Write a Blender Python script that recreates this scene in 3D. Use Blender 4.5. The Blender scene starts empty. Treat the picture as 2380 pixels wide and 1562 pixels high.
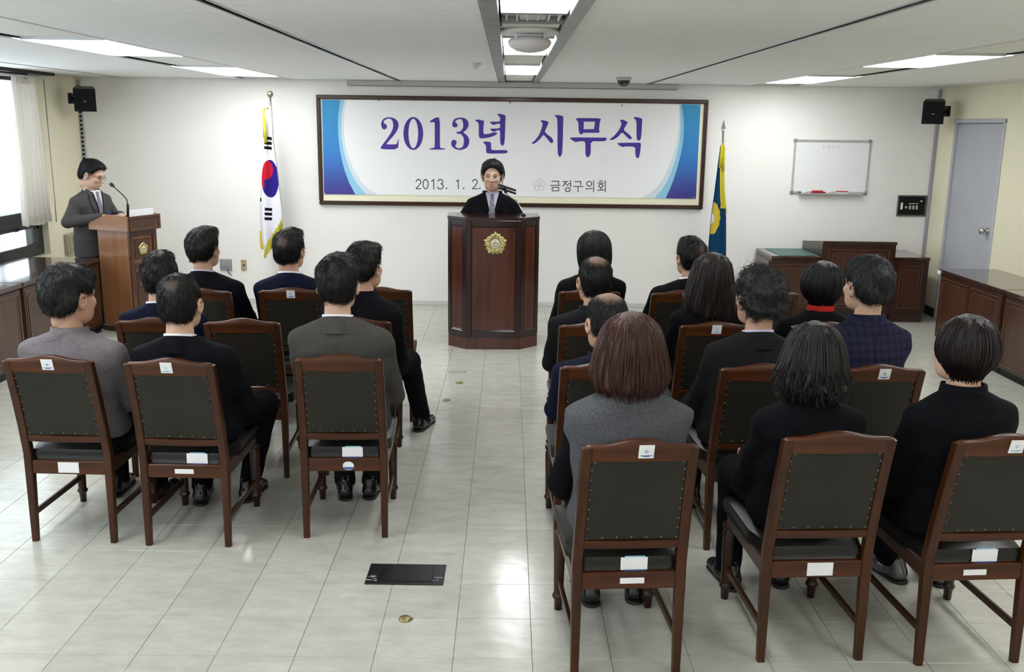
import bpy, math, random
import numpy as np
from math import sin, cos, pi, radians, sqrt, atan2
from mathutils import Matrix, Vector
random.seed(7); np.random.seed(7)
S = bpy.context.scene
C = S.collection
# ------------------------------------------------------------------ camera
IW, IH, FP = 2380, 1562, 2216.2
PIT, YAW, ROL, CH = .2171, .0055, .013, 2.0
CAM = np.array([0, 0, CH])
fw = np.array([sin(YAW)*cos(PIT), cos(YAW)*cos(PIT), -sin(PIT)])
_r = np.array([cos(YAW), -sin(YAW), 0.]); _u = np.cross(_r, fw)
rt = cos(ROL)*_r + sin(ROL)*_u; up = -sin(ROL)*_r + cos(ROL)*_u
cd = bpy.data.cameras.new('camera'); cam = bpy.data.objects.new('camera', cd); C.objects.link(cam)
cd.sensor_width = 36; cd.sensor_fit = 'HORIZONTAL'; cd.lens = FP/IW*36; cd.clip_start = .05; cd.clip_end = 200
M = Matrix.Identity(4)
for i in range(3):
    M[i][0], M[i][1], M[i][2], M[i][3] = rt[i], up[i], -fw[i], CAM[i]
cam.matrix_world = M
S.camera = cam
def ray(x, y): return (x-IW/2)/FP*rt - (y-IH/2)/FP*up + fw
def atz(x, y, z): d = ray(x, y); return CAM + d*((z-CH)/d[2])
def aty(x, y, Y): d = ray(x, y); return CAM + d*(Y/d[1])
# ------------------------------------------------------------------ world, exposure
vs = S.view_settings
vs.view_transform = 'Standard'; vs.look = 'None'; vs.gamma = 1; vs.use_curve_mapping = False
vs.exposure = 0.0
LAMP = 16.5      # ceiling diffuser strength
SKY = 5.2        # overcast daylight
w = bpy.data.worlds.new('world'); S.world = w; w.use_nodes = True
w.node_tree.nodes['Background'].inputs[0].default_value = (.86, .93, 1, 1)
w.node_tree.nodes['Background'].inputs[1].default_value = SKY
# ------------------------------------------------------------------ materials
MATS = {}
def newmat(name):
    m = bpy.data.materials.new(name); m.use_nodes = True
    nt = m.node_tree; b = nt.nodes['Principled BSDF']
    return m, nt, b
def N(nt, t, **kw):
    n = nt.nodes.new(t)
    for k, v in kw.items():
        if k.startswith('i_'): n.inputs[k[2:].replace('_', ' ')].default_value = v
        else: setattr(n, k, v)
    return n
def mat(name, col, rough=.5, metal=0, spec=.5, noise=0, nscale=20, bump=0, bscale=60, stretch=(1, 1, 1), sheen=0, coat=0, col2=None, rvar=0):
    """procedural principled material: base colour broken up by noise, fine relief by bump"""
    if name in MATS: return MATS[name]
    m, nt, b = newmat(name)
    b.inputs['Base Color'].default_value = (*col, 1); b.inputs['Roughness'].default_value = rough
    b.inputs['Metallic'].default_value = metal; b.inputs['Specular IOR Level'].default_value = spec
    if sheen: b.inputs['Sheen Weight'].default_value = sheen
    if coat: b.inputs['Coat Weight'].default_value = coat; b.inputs['Coat Roughness'].default_value = .12
    tc = N(nt, 'ShaderNodeTexCoord'); mp = N(nt, 'ShaderNodeMapping'); mp.inputs['Scale'].default_value = stretch
    nt.links.new(tc.outputs['Object'], mp.inputs[0])
    if noise or col2:
        nz = N(nt, 'ShaderNodeTexNoise'); nz.inputs['Scale'].default_value = nscale; nz.inputs['Detail'].default_value = 5
        nt.links.new(mp.outputs[0], nz.inputs[0])
        mx = N(nt, 'ShaderNodeMix', data_type='RGBA')
        c2 = col2 if col2 else tuple(max(0, c*(1-noise)) for c in col)
        mx.inputs[6].default_value = (*col, 1); mx.inputs[7].default_value = (*c2, 1)
        cr = N(nt, 'ShaderNodeMapRange'); cr.inputs[1].default_value = .3; cr.inputs[2].default_value = .7
        nt.links.new(nz.outputs[0], cr.inputs[0]); nt.links.new(cr.outputs[0], mx.inputs[0]); nt.links.new(mx.outputs[2], b.inputs['Base Color'])
        if rvar:
            r2 = N(nt, 'ShaderNodeMapRange'); r2.inputs[3].default_value = rough; r2.inputs[4].default_value = rough+rvar
            nt.links.new(nz.outputs[0], r2.inputs[0]); nt.links.new(r2.outputs[0], b.inputs['Roughness'])
    if bump:
        n2 = N(nt, 'ShaderNodeTexNoise'); n2.inputs['Scale'].default_value = bscale; n2.inputs['Detail'].default_value = 4
        nt.links.new(mp.outputs[0], n2.inputs[0])
        bp = N(nt, 'ShaderNodeBump'); bp.inputs['Strength'].default_value = bump; bp.inputs['Distance'].default_value = .01
        nt.links.new(n2.outputs[0], bp.inputs['Height']); nt.links.new(bp.outputs[0], b.inputs['Normal'])
    MATS[name] = m
    return m
def wood(name, c1, c2, axis=2, rough=.3, coat=.3, sc=1.0):
    st = [26*sc]*3; st[axis] = 1.6*sc
    return mat(name, c1, rough, 0, .28, 0, 1.2, .04, 3, tuple(st), 0, coat, c2)
def emis(name, col, st):
    if name in MATS: return MATS[name]
    m, nt, b = newmat(name)
    b.inputs['Base Color'].default_value = (*col, 1); b.inputs['Emission Color'].default_value = (*col, 1); b.inputs['Emission Strength'].default_value = st
    MATS[name] = m; return m
# ------------------------------------------------------------------ mesh helpers
def link(o, parent=None):
    C.objects.link(o)
    if parent is not None: o.parent = parent
    return o
def mesh_np(name, V, F, smooth=False):
    V = np.asarray(V, np.float32); me = bpy.data.meshes.new(name)
    if isinstance(F, np.ndarray) and F.ndim == 2:
        n = F.shape[1]; nf = len(F)
        me.vertices.add(len(V)); me.vertices.foreach_set('co', V.ravel())
        me.loops.add(nf*n); me.loops.foreach_set('vertex_index', F.astype(np.int32).ravel())
        me.polygons.add(nf); me.polygons.foreach_set('loop_start', np.arange(0, nf*n, n, dtype=np.int32))
        me.update(calc_edges=True)
    else:
        me.from_pydata([tuple(map(float, v)) for v in V], [], [tuple(map(int, f)) for f in F])
    if smooth: me.polygons.foreach_set('use_smooth', np.ones(len(me.polygons), bool))
    return me
class MB:
    def __init__(s): s.V = []; s.F = []; s.sm = []
    def add(s, V, F, smooth=False):
        o = len(s.V); s.V += [tuple(v) for v in V]; s.F += [tuple(i+o for i in f) for f in F]; s.sm += [smooth]*len(F); return s
    def box(s, x0, x1, y0, y1, z0, z1, c=0):
        if c <= 0:
            V = [(x, y, z) for z in (z0, z1) for y in (y0, y1) for x in (x0, x1)]
            return s.add(V, [(0, 2, 3, 1), (4, 5, 7, 6), (0, 1, 5, 4), (2, 6, 7, 3), (0, 4, 6, 2), (1, 3, 7, 5)])
        c = min(c, abs(x1-x0)*.49, abs(y1-y0)*.49, abs(z1-z0)*.49)
        lo = (x0, y0, z0); hi = (x1, y1, z1); V = []; idx = {}
        for sx in (0, 1):
            for sy in (0, 1):
                for sz in (0, 1):
                    sg = (sx, sy, sz)
                    for a in range(3):
                        p = [(hi[k]-c if sg[k] else lo[k]+c) for k in range(3)]
                        p[a] = hi[a] if sg[a] else lo[a]
                        idx[sg+(a,)] = len(V); V.append(tuple(p))
        F = []
        for a in range(3):
            b, d = (a+1) % 3, (a+2) % 3
            for q in (0, 1):
                f = []
                for (u, v) in ((0, 0), (1, 0), (1, 1), (0, 1)):
                    sg = [0]*3; sg[a] = q; sg[b] = u; sg[d] = v; f.append(idx[tuple(sg)+(a,)])
                F.append(tuple(f) if q else tuple(f[::-1]))
            for u in (0, 1):
                for v in (0, 1):   # edges along axis a
                    s0 = [0]*3; s1 = [0]*3; s1[a] = 1
                    for t in (s0, s1): t[b] = u; t[d] = v
                    f = [idx[tuple(s0)+(b,)], idx[tuple(s1)+(b,)], idx[tuple(s1)+(d,)], idx[tuple(s0)+(d,)]]
                    F.append(tuple(f) if u == v else tuple(f[::-1]))
        for sx in (0, 1):
            for sy in (0, 1):
                for sz in (0, 1):
                    f = [idx[(sx, sy, sz, a)] for a in range(3)]
                    F.append(tuple(f) if (sx+sy+sz) % 2 else tuple(f[::-1]))
        return s.add(V, F)
    def tube(s, pts, r, n=8, cap=True):
        pts = [np.array(p, float) for p in pts]; k = len(pts); rs = r if hasattr(r, '__len__') else [r]*k
        V = []; prev = None
        for i, p in enumerate(pts):
            t = pts[min(i+1, k-1)]-pts[max(i-1, 0)]; t = t/(np.linalg.norm(t)+1e-9)
            if prev is None:
                a = np.array([0, 0, 1.]) if abs(t[2]) < .9 else np.array([1., 0, 0]); u = np.cross(a, t)
            else: u = prev - t*(prev@t)
            u /= np.linalg.norm(u)+1e-9; v = np.cross(t, u); prev = u
            V += [p+rs[i]*(cos(2*pi*j/n)*u+sin(2*pi*j/n)*v) for j in range(n)]
        F = [(i*n+j, i*n+(j+1) % n, (i+1)*n+(j+1) % n, (i+1)*n+j) for i in range(k-1) for j in range(n)]
        o = len(s.V); s.add(V, F, True)
        if cap: s.F += [tuple(o+j for j in range(n))[::-1], tuple(o+(k-1)*n+j for j in range(n))]; s.sm += [False, False]
        return s
    def lathe(s, prof, n=16, c=(0, 0, 0), ax=2):
        V = []
        for (r, z) in prof:
            for j in range(n):
                a = 2*pi*j/n; p = [0, 0, 0]; p[(ax+1) % 3] = r*cos(a); p[(ax+2) % 3] = r*sin(a); p[ax] = z
                V.append((p[0]+c[0], p[1]+c[1], p[2]+c[2]))
        k = len(prof)
        F = [(i*n+j, i*n+(j+1) % n, (i+1)*n+(j+1) % n, (i+1)*n+j) for i in range(k-1) for j in range(n)]
        o = len(s.V); s.add(V, F, True)
        s.F += [tuple(o+j for j in range(n))[::-1], tuple(o+(k-1)*n+j for j in range(n))]; s.sm += [False, False]
        return s
    def prism(s, poly, y0, y1, fn=None):
        """polygon in x,z extruded from y0 to y1; fn maps (x,y,z)->point"""
        n = len(poly); V = [(x, y0, z) for x, z in poly]+[(x, y1, z) for x, z in poly]
        if fn: V = [fn(*v) for v in V]
        F = [tuple(range(n)), tuple(range(2*n-1, n-1, -1))]+[(i, i+n, (i+1) % n+n, (i+1) % n) for i in range(n)]
        return s.add(V, F)
    def grid(s, P, closed_u=False, smooth=True):
        P = np.asarray(P); a, b = P.shape[:2]; V = P.reshape(-1, 3)
        F = [(i*b+j, i*b+(j+1) % b, (i+1)*b+(j+1) % b, (i+1)*b+j) for i in range(a-1) for j in range(b if closed_u else b-1)]
        return s.add(V, F, smooth)
    def mesh(s, name):
        me = bpy.data.meshes.new(name); me.from_pydata([tuple(map(float, v)) for v in s.V], [], s.F)
        me.polygons.foreach_set('use_smooth', np.array(s.sm, bool)); me.update(); return me
    def build(s, name, m, parent=None, loc=None, rz=None, label=None):
        me = s.mesh(name); me.materials.append(m); o = bpy.data.objects.new(name, me); link(o, parent)
        if loc is not None: o.location = loc
        if rz is not None: o.rotation_euler.z = rz
        if label: o['label'] = label
        return o
def tag(o, label=None, cat=None, group=None, kind=None):
    if label: o['label'] = label
    if cat: o['category'] = cat
    if group: o['group'] = group
    if kind: o['kind'] = kind
    return o
def thing(name, label, cat, loc=(0, 0, 0), rz=0, group=None):
    o = bpy.data.objects.new(name, None); link(o); o.location = loc; o.rotation_euler.z = rz; o.empty_display_size = .1
    return tag(o, label, cat, group)
def inst(name, me, parent=None, loc=(0, 0, 0), rz=0, m=None):
    o = bpy.data.objects.new(name, me); link(o, parent); o.location = loc; o.rotation_euler.z = rz; return o
# ------------------------------------------------------------------ implicit surfaces (bodies, clothes, hair)
def smin(a, b, k):
    h = np.clip(.5+.5*(b-a)/k, 0, 1); return b+(a-b)*h-k*h*(1-h)
class Field:
    def __init__(s, lo, hi, h):
        s.h = h; s.lo = np.array(lo, float); n = np.ceil((np.array(hi)-s.lo)/h).astype(int)+1; s.n = n
        s.F = np.full(n, 9., np.float32); s.ax = [(s.lo[i]+h*np.arange(n[i])).astype(np.float32) for i in range(3)]
    def sub(s, lo, hi):
        a = [max(0, int((lo[i]-s.lo[i])/s.h)-1) for i in range(3)]; b = [min(s.n[i], int((hi[i]-s.lo[i])/s.h)+3) for i in range(3)]
        sl = tuple(slice(a[i], max(a[i], b[i])) for i in range(3))
        return sl, s.ax[0][sl[0]][:, None, None], s.ax[1][sl[1]][None, :, None], s.ax[2][sl[2]][None, None, :]
    def put(s, sl, d, k): 
        if d.size: s.F[sl] = smin(s.F[sl], d, k) if k > 0 else np.minimum(s.F[sl], d)
        return s
    def cone(s, a, b, ra, rb, k=.02, sq=(1, 1, 1)):
        a = np.array(a, float); b = np.array(b, float); r = max(ra, rb)*1.2+.06
        sl, x, y, z = s.sub(np.minimum(a, b)-r, np.maximum(a, b)+r)
        d = b-a; L = float(d@d)+1e-9
        t = np.clip(((x-a[0])*d[0]+(y-a[1])*d[1]+(z-a[2])*d[2])/L, 0, 1)
        q = np.sqrt(((x-a[0]-t*d[0])/sq[0])**2+((y-a[1]-t*d[1])/sq[1])**2+((z-a[2]-t*d[2])/sq[2])**2)
        return s.put(sl, q-(ra+(rb-ra)*t), k)
    def ell(s, c, r, k=.02, R=None, cut=False):
        m = max(r)+.06; sl, x, y, z = s.sub(np.array(c)-m, np.array(c)+m)
        X, Y, Z = x-c[0], y-c[1], z-c[2]
        if R is not None:
            X, Y, Z = (R[0][0]*X+R[1][0]*Y+R[2][0]*Z, R[0][1]*X+R[1][1]*Y+R[2][1]*Z, R[0][2]*X+R[1][2]*Y+R[2][2]*Z)
        k0 = np.sqrt((X/r[0])**2+(Y/r[1])**2+(Z/r[2])**2); k1 = np.sqrt((X/r[0]**2)**2+(Y/r[1]**2)**2+(Z/r[2]**2)**2)+1e-6
        d = k0*(k0-1)/k1
        if cut:
            if d.size: s.F[sl] = -smin(-s.F[sl], d, k)
            return s
        return s.put(sl, d, k)
    def loft(s, tab, k=.02, e=2.3, disp=None):
        """tab rows: z, half width, half depth, centre x, centre y"""
        T = np.array(tab, float); z0, z1 = T[0, 0], T[-1, 0]; m = T[:, 1:3].max()+.08
        sl, x, y, z = s.sub((T[:, 3].min()-m, T[:, 4].min()-m, z0-.06), (T[:, 3].max()+m, T[:, 4].max()+m, z1+.06))
        zz = z[0, 0]; I = lambda c: np.interp(zz, T[:, 0], T[:, c])[None, None, :].astype(np.float32)
        a, b, cx, cy = I(1), I(2), I(3), I(4)
        X = x-cx; Y = y-cy
        q = (np.abs(X/a)**e+np.abs(Y/b)**e)**(1/e)
        if disp is not None: q = q - disp(np.arctan2(X, Y), z+0*X)
        d = (q-1)*np.minimum(a, b)
        d = np.maximum(d, np.maximum(z0-z, z-z1)) 
        return s.put(sl, d, k)
    def clip(s, fn):
        """keep where fn(x,y,z) < 0"""
        s.F = np.maximum(s.F, fn(s.ax[0][:, None, None], s.ax[1][None, :, None], s.ax[2][None, None, :]).astype(np.float32)); return s
    def surf(s):
        F = s.F; F = np.pad(F, 1, constant_values=9.); h = s.h; lo = s.lo-h
        ins = F < 0; n = np.array(F.shape)
        cnt = np.zeros(n-1, np.int8)
        offs = [(i, j, k) for i in (0, 1) for j in (0, 1) for k in (0, 1)]
        sh = lambda A, o: A[o[0]:n[0]-1+o[0], o[1]:n[1]-1+o[1], o[2]:n[2]-1+o[2]]
        for o in offs: cnt += sh(ins, o)
        act = (cnt > 0) & (cnt < 8); ids = np.full(n-1, -1, np.int32); I = np.argwhere(act); ids[act] = np.arange(len(I))
        vals = np.stack([F[I[:, 0]+o[0], I[:, 1]+o[1], I[:, 2]+o[2]] for o in offs], 1)
        P = np.zeros((len(I), 3)); c = np.zeros(len(I)); O = np.array(offs, float)
        for i in range(8):
            for j in range(i+1, 8):
                if np.abs(O[i]-O[j]).sum() != 1: continue
                m = (vals[:, i] < 0) != (vals[:, j] < 0)
                t = np.where(m, vals[:, i]/(vals[:, i]-vals[:, j]+1e-12), 0)
                P += m[:, None]*(O[i]+t[:, None]*(O[j]-O[i])); c += m
        V = lo+h*(I+P/c[:, None])
        Q = []
        for a in range(3):
            b, d = (a+1) % 3, (a+2) % 3
            sa = [slice(None)]*3; sb = [slice(None)]*3; sa[a] = slice(0, -1); sb[a] = slice(1, None)
            ch = ins[tuple(sa)] != ins[tuple(sb)]; E = np.argwhere(ch); fl = ins[tuple(sa)][ch]
            ok = (E[:, b] > 0) & (E[:, d] > 0); E = E[ok]; fl = fl[ok]
            def cell(u, v):
                G = E.copy(); G[:, b] -= u; G[:, d] -= v; return ids[G[:, 0], G[:, 1], G[:, 2]]
            q = np.stack([cell(1, 1), cell(0, 1), cell(0, 0), cell(1, 0)], 1)
            q[~fl] = q[~fl][:, ::-1]; Q.append(q)
        Q = np.concatenate(Q); Q = Q[(Q >= 0).all(1)]
        return V.astype(np.float32), Q
def relax(V, Q, it=1, lam=.5):
    for _ in range(it):
        A = np.zeros_like(V); n = np.zeros(len(V))
        for i in range(4):
            for j in (1, 3):
                np.add.at(A, Q[:, i], V[Q[:, (i+j) % 4]]); np.add.at(n, Q[:, i], 1)
        V = V+lam*(A/np.maximum(n, 1)[:, None]-V)
    return V
def fobj(name, f, m, parent, it=1, label=None):
    V, Q = f.surf()
    if it: V = relax(V, Q, it)
    me = mesh_np(name, V, Q, True); me.materials.append(m); o = bpy.data.objects.new(name, me); link(o, parent)
    if label: o['label'] = label
    return o
# ================================================================== the room
XL, XR, YB, YF, ZC = -4.68, 4.69, 10.66, -3.0, 2.46
WIN0, WIN1 = -2.4, 9.73        # window band along the left wall
m_wall = mat('wall_paint', (.845, .83, .80), .6, noise=.03, nscale=3, bump=.06, bscale=220)
m_cream = mat('cream_paint', (.80, .745, .56), .6, noise=.04, nscale=3, bump=.06, bscale=220)
m_ceil = mat('ceiling_board', (.89, .89, .89), .8, noise=.04, nscale=8, bump=.05, bscale=150)
m_ceil2 = mat('ceiling_infill', (.86, .86, .82), .6, noise=.06, nscale=4)
m_dark = mat('dark_gap', (.012, .011, .010), .9, spec=.1, noise=.3)
m_gmetal = mat('grey_channel', (.30, .31, .30), .4, .5, noise=.35, nscale=5, col2=(.20, .21, .20))
m_alu = mat('aluminium', (.62, .63, .64), .35, .8, noise=.1)
m_black = mat('black_plastic', (.006, .006, .007), .4, spec=.2, noise=.3)
m_wframe = mat('window_black_metal', (.018, .019, .021), .35, .2, noise=.3)
def struct(name, mb, m, parent=None):
    o = mb.build(name, m, parent)
    if parent is None: o['kind'] = 'structure'
    return o
# walls
struct('wall_back', MB().box(XL-.3, XR+.2, YB, YB+.15, -.05, ZC+.1), m_wall)
struct('wall_right', MB().box(XR, XR+.15, YF, 9.2, -.05, ZC+.1).box(XR, XR+.15, 10.25, YB, -.05, ZC+.1).box(XR, XR+.15, 9.2, 10.25, 2.115, ZC+.1), m_cream)
struct('wall_left', MB().box(XL-.22, XL, WIN1, YB, -.05, ZC+.1).box(XL-.22, XL, YF, WIN0, -.05, ZC+.1).box(XL-.22, XL, WIN0, WIN1, -.05, .66), m_cream)
struct('wall_front', MB().box(XL-.3, XR+.2, YF-.15, YF, -.05, ZC+.1), m_wall)
struct('trim_1', MB().box(XL+.01, -3.3, YB-.012, YB, 0, .05, .003).box(-3.3, 2.6, YB-.012, YB, 0, .05, .003), mat('skirting_pale', (.62, .62, .60), .5, noise=.1))
struct('trim_2', MB().box(4.4, XR, YB-.012, YB, 0, .1, .003).box(XR-.012, XR, 10.27, YB-.012, 0, .1, .003), mat('skirting_black', (.02, .02, .02), .5, noise=.2))
# corner posts: slotted grey strip on the left, plain strip on the right
lp = struct('trim_3', MB().box(XL+.001, XL+.045, YB-.02, YB-.001, .05, ZC-.04, .003), mat('slotted_post', (.42, .43, .45), .4, .4, noise=.15))
slot = MB().box(-.012, .012, -.003, .001, -.011, .011).mesh('slot'); slot.materials.append(m_dark)
for i in range(44): inst('slot', slot, lp, (XL+.023, YB-.0205, .42+i*.045))
struct('trim_4', MB().box(XR-.04, XR-.001, YB-.02, YB-.001, .05, ZC-.02, .003), mat('lilac_post', (.36, .35, .40), .45, .2, noise=.1))
# ---- floor: each vinyl tile is a slab with its own edges; the nearest 300 are objects of their own
def floor_mat():
    m, nt, b = newmat('vinyl_tile')
    tc = N(nt, 'ShaderNodeNewGeometry'); oi = N(nt, 'ShaderNodeObjectInfo')
    n1 = N(nt, 'ShaderNodeTexNoise'); n1.inputs['Scale'].default_value = 9; n1.inputs['Detail'].default_value = 8; n1.inputs['Roughness'].default_value = .7
    mp = N(nt, 'ShaderNodeMapping'); mp.inputs['Scale'].default_value = (.7, 1.6, 1)
    nt.links.new(tc.outputs['Position'], mp.inputs[0]); nt.links.new(mp.outputs[0], n1.inputs[0])
    n2 = N(nt, 'ShaderNodeTexNoise'); n2.inputs['Scale'].default_value = 1.3; n2.inputs['Detail'].default_value = 4; nt.links.new(tc.outputs['Position'], n2.inputs[0])
    mx = N(nt, 'ShaderNodeMix', data_type='RGBA'); mx.inputs[6].default_value = (.42, .41, .355, 1); mx.inputs[7].default_value = (.535, .53, .475, 1)
    r = N(nt, 'ShaderNodeMapRange'); r.inputs[1].default_value = .32; r.inputs[2].default_value = .68; nt.links.new(n1.outputs[0], r.inputs[0]); nt.links.new(r.outputs[0], mx.inputs[0])
    mx2 = N(nt, 'ShaderNodeMix', data_type='RGBA', blend_type='MULTIPLY'); mx2.inputs[0].default_value = 1
    hv = N(nt, 'ShaderNodeMapRange'); hv.inputs[3].default_value = .93; hv.inputs[4].default_value = 1.03; nt.links.new(oi.outputs['Random'], hv.inputs[0])
    nt.links.new(mx.outputs[2], mx2.inputs[6]); nt.links.new(hv.outputs[0], mx2.inputs[7]); nt.links.new(mx2.outputs[2], b.inputs['Base Color'])
    rr = N(nt, 'ShaderNodeMapRange'); rr.inputs[1].default_value = .3; rr.inputs[2].default_value = .7; rr.inputs[3].default_value = .11; rr.inputs[4].default_value = .24
    nt.links.new(n2.outputs[0], rr.inputs[0]); nt.links.new(rr.outputs[0], b.inputs['Roughness'])
    bp = N(nt, 'ShaderNodeBump'); bp.inputs['Strength'].default_value = .06; bp.inputs['Distance'].default_value = .02
    n3 = N(nt, 'ShaderNodeTexNoise'); n3.inputs['Scale'].default_value = 7; nt.links.new(tc.outputs['Position'], n3.inputs[0])
    nt.links.new(n3.outputs[0], bp.inputs['Height']); nt.links.new(bp.outputs[0], b.inputs['Normal'])
    return m
m_tile = floor_mat()
floor = struct('floor', MB().box(XL-.3, XR+.3, YF-.2, YB+.2, -.06, -.004), mat('tile_joint', (.10, .095, .085), .7, noise=.3))
T = .304; g = .0009
tile = MB().box(g, T-g, g, T-g, -.004, 0, .0008).mesh('floor_tile'); tile.materials.append(m_tile)
full, rest = [], MB()
x0 = .112-T*16; y0 = 3.31-T*21
for i in range(33):
    for j in range(47):
        a, b_, c, d = x0+i*T, x0+i*T+T, y0+j*T, y0+j*T+T
        A, B_, C_, D_ = max(a, XL), min(b_, XR), max(c, YF), min(d, YB)
        if B_-A < .01 or D_-C_ < .01: continue
        whole = (A, B_, C_, D_) == (a, b_, c, d)
        p = np.array([a+T/2, c+T/2, -CH]); z = p@fw
        px = IW/2+p@rt/z*FP if z > .5 else -1; py = IH/2-p@up/z*FP if z > .5 else -1
        if whole and z > .5 and 0 < px < IW and 0 < py < IH+60: full.append((z, a, c))
        else: rest.box(A+g, B_-g, C_+g, D_-g, -.004, 0, .0008)
full.sort()
for z, a, c in full[:300]: inst('floor_tile', tile, floor, (a, c, 0))
for z, a, c in full[300:]: rest.box(a+g, a+T-g, c+g, c+T-g, -.004, 0, .0008)
o = rest.build('floor_tiles_beyond', m_tile, floor); o['kind'] = 'stuff'
# ---- ceiling: boards between dark grooves, three light strips
ceil = struct('ceiling', MB().box(XL-.3, XR+.3, YF-.2, YB+.2, ZC+.05, ZC+.12), m_dark)
bays = [(-4.66, -4.222), (-4.188, -2.895), (-2.345, -1.222), (-1.168, -.125), (.315, 1.468), (1.522, 2.595), (3.085, 4.498), (4.532, 4.68)]
PL = .305; far = MB()
for a, b_ in bays:
    me = MB().box(a, b_, .0012, PL-.0012, 0, .008, .0012).mesh('ceiling_board'); me.materials.append(m_ceil)
    y = YB-.01
    while y > YF:
        if y > 3.2: inst('ceiling_board', me, ceil, (0, y-PL, ZC))
        else: far.box(a, b_, y-PL+.0012, y-.0012, ZC, ZC+.008)
        y -= PL
o = far.build('ceiling_boards_behind', m_ceil, ceil); o['kind'] = 'stuff'
# metal channels along the grooves
for k, (a, b_) in enumerate([(-1.223, -1.213), (-1.177, -1.167), (1.467, 1.477), (1.513, 1.523), (-2.896, -2.888), (-2.352, -2.344), (2.594, 2.602), (3.078, 3.086), (-4.223, -4.216), (4.497, 4.504)]):
    MB().box(a, b_, YF+.02, YB-.01, ZC-.004, ZC+.006, .002).build('ceiling_channel', m_alu, ceil)
for a, b_ in [(-.12, -.05), (.245, .31)]:
    MB().box(a, b_, YF+.02, YB-.01, ZC-.012, ZC+.035, .003).build('ceiling_channel', m_gmetal, ceil)
# infill panels in the strips and the lamps
m_lamp = emis('lamp_diffuser', (.97, .99, 1.), LAMP)
strips = {'left': (-2.872, -2.368), 'middle': (-.046, .241), 'right': (2.618, 3.062)}
lit = {'left': [(-2.6, -1.2), (.2, 1.6), (3.0, 4.4), (5.82, 7.2), (8.5, 10.1)], 'middle': [(-1.9, -.6), (.5, 1.77), (2.9, 4.16), (5.32, 6.56), (7.7, 9.08)], 'right': [(-2.6, -1.2), (.6, 2.0), (3.3, 4.7), (6.1, 7.35), (8.7, 10.1)]}
where = {'left': 'strip nearest the windows', 'middle': 'middle strip above the aisle', 'right': 'strip nearest the grey door'}
inf = {k: [] for k in strips}
for k, (a, b_) in strips.items():
    prev = YF+.03
    for i, (p, q) in enumerate(lit[k]):
        inf[k].append((prev, p-.02)); prev = q+.02
        behind = i < (2 if k == 'middle' else 3)
        t = thing('ceiling_light', 'unseen' if behind else '', 'ceiling light', ((a+b_)/2, (p+q)/2, ZC-.002), 0, 'fluorescent ceiling lights')
        hw, hl = (b_-a)/2-.006, (q-p)/2
        MB().box(-hw, hw, -hl+.012, hl-.012, 0, .006).build('diffuser', m_lamp, t)
        MB().box(-hw, hw, -hl, -hl+.011, -.002, .02, .002).build('frame_end', m_alu, t)
        MB().box(-hw, hw, hl-.011, hl, -.002, .02, .002).build('frame_end', m_alu, t)
        n = len(lit[k])-i
        t['label'] = 'lit fluorescent panel in the %s, %s' % (where[k], ['', 'closest to the banner wall', 'second from the banner wall', 'third from the banner wall', 'fourth from the banner wall', 'fifth from the banner wall'][n])
    inf[k].append((prev, YB-.02))
for k, (a, b_) in strips.items():
    for p, q in inf[k]:
        if k == 'middle' and 4.1 < p < 4.3: p = 4.52
        MB().box(a+.004, b_-.004, p, q, ZC+.012, ZC+.03, .002).build('strip_panel', m_ceil2, ceil)
# air outlet in the middle strip
t = thing('air_vent', 'white slotted air outlet in the middle ceiling strip', 'air vent', (.0975, 4.34, ZC))
MB().box(-.135, .135, -.155, .155, .02, .026).build('back_plate', mat('vent_white', (.72, .72, .70), .5, noise=.1), t)
MB().box(-.14, .14, .14, .158, -.012, .02, .002).build('frame_end', m_gmetal, t); MB().box(-.14, .14, -.158, -.14, -.004, .02, .002).build('frame_end', m_gmetal, t)
vm = MB().box(-.004, .004, -.13, .13, -.002, .02, .001).mesh('slat'); vm.materials.append(MATS['vent_white'])
for i in range(6): inst('slat', vm, t, (-.115+i*.046, 0, 0))
MB().box(-.06, .06, -.05, .1, .0, .019, .006).build('nozzle', mat('vent_shade', (.55, .55, .53), .5, noise=.1), t)
# round anemostat-like bowl hanging in the strip
t = thing('round_diffuser', 'round white ceiling diffuser with a bowl hanging under a flat ring', 'air vent', (.0975, 5.02, ZC))
mwh = mat('white_enamel', (.72, .70, .70), .35, noise=.05)
MB().lathe([(.001, .012), (.155, .012), (.165, .004), (.15, -.008), (.001, -.008)], 40).build('ring', mwh, t)
MB().lathe([(.001, -.02), (.07, -.022), (.105, -.035), (.112, -.05), (.10, -.072), (.07, -.09), (.03, -.098), (.001, -.1)], 40).build('bowl', mat('bowl_white', (.66, .62, .63), .4, noise=.05), t)
for a in range(4):
    x, y = .1*cos(a*pi/2+.8), .1*sin(a*pi/2+.8); MB().tube([(x, y, -.045), (x, y, 0)], .006, 8).build('hanger', mwh, t)
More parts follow.
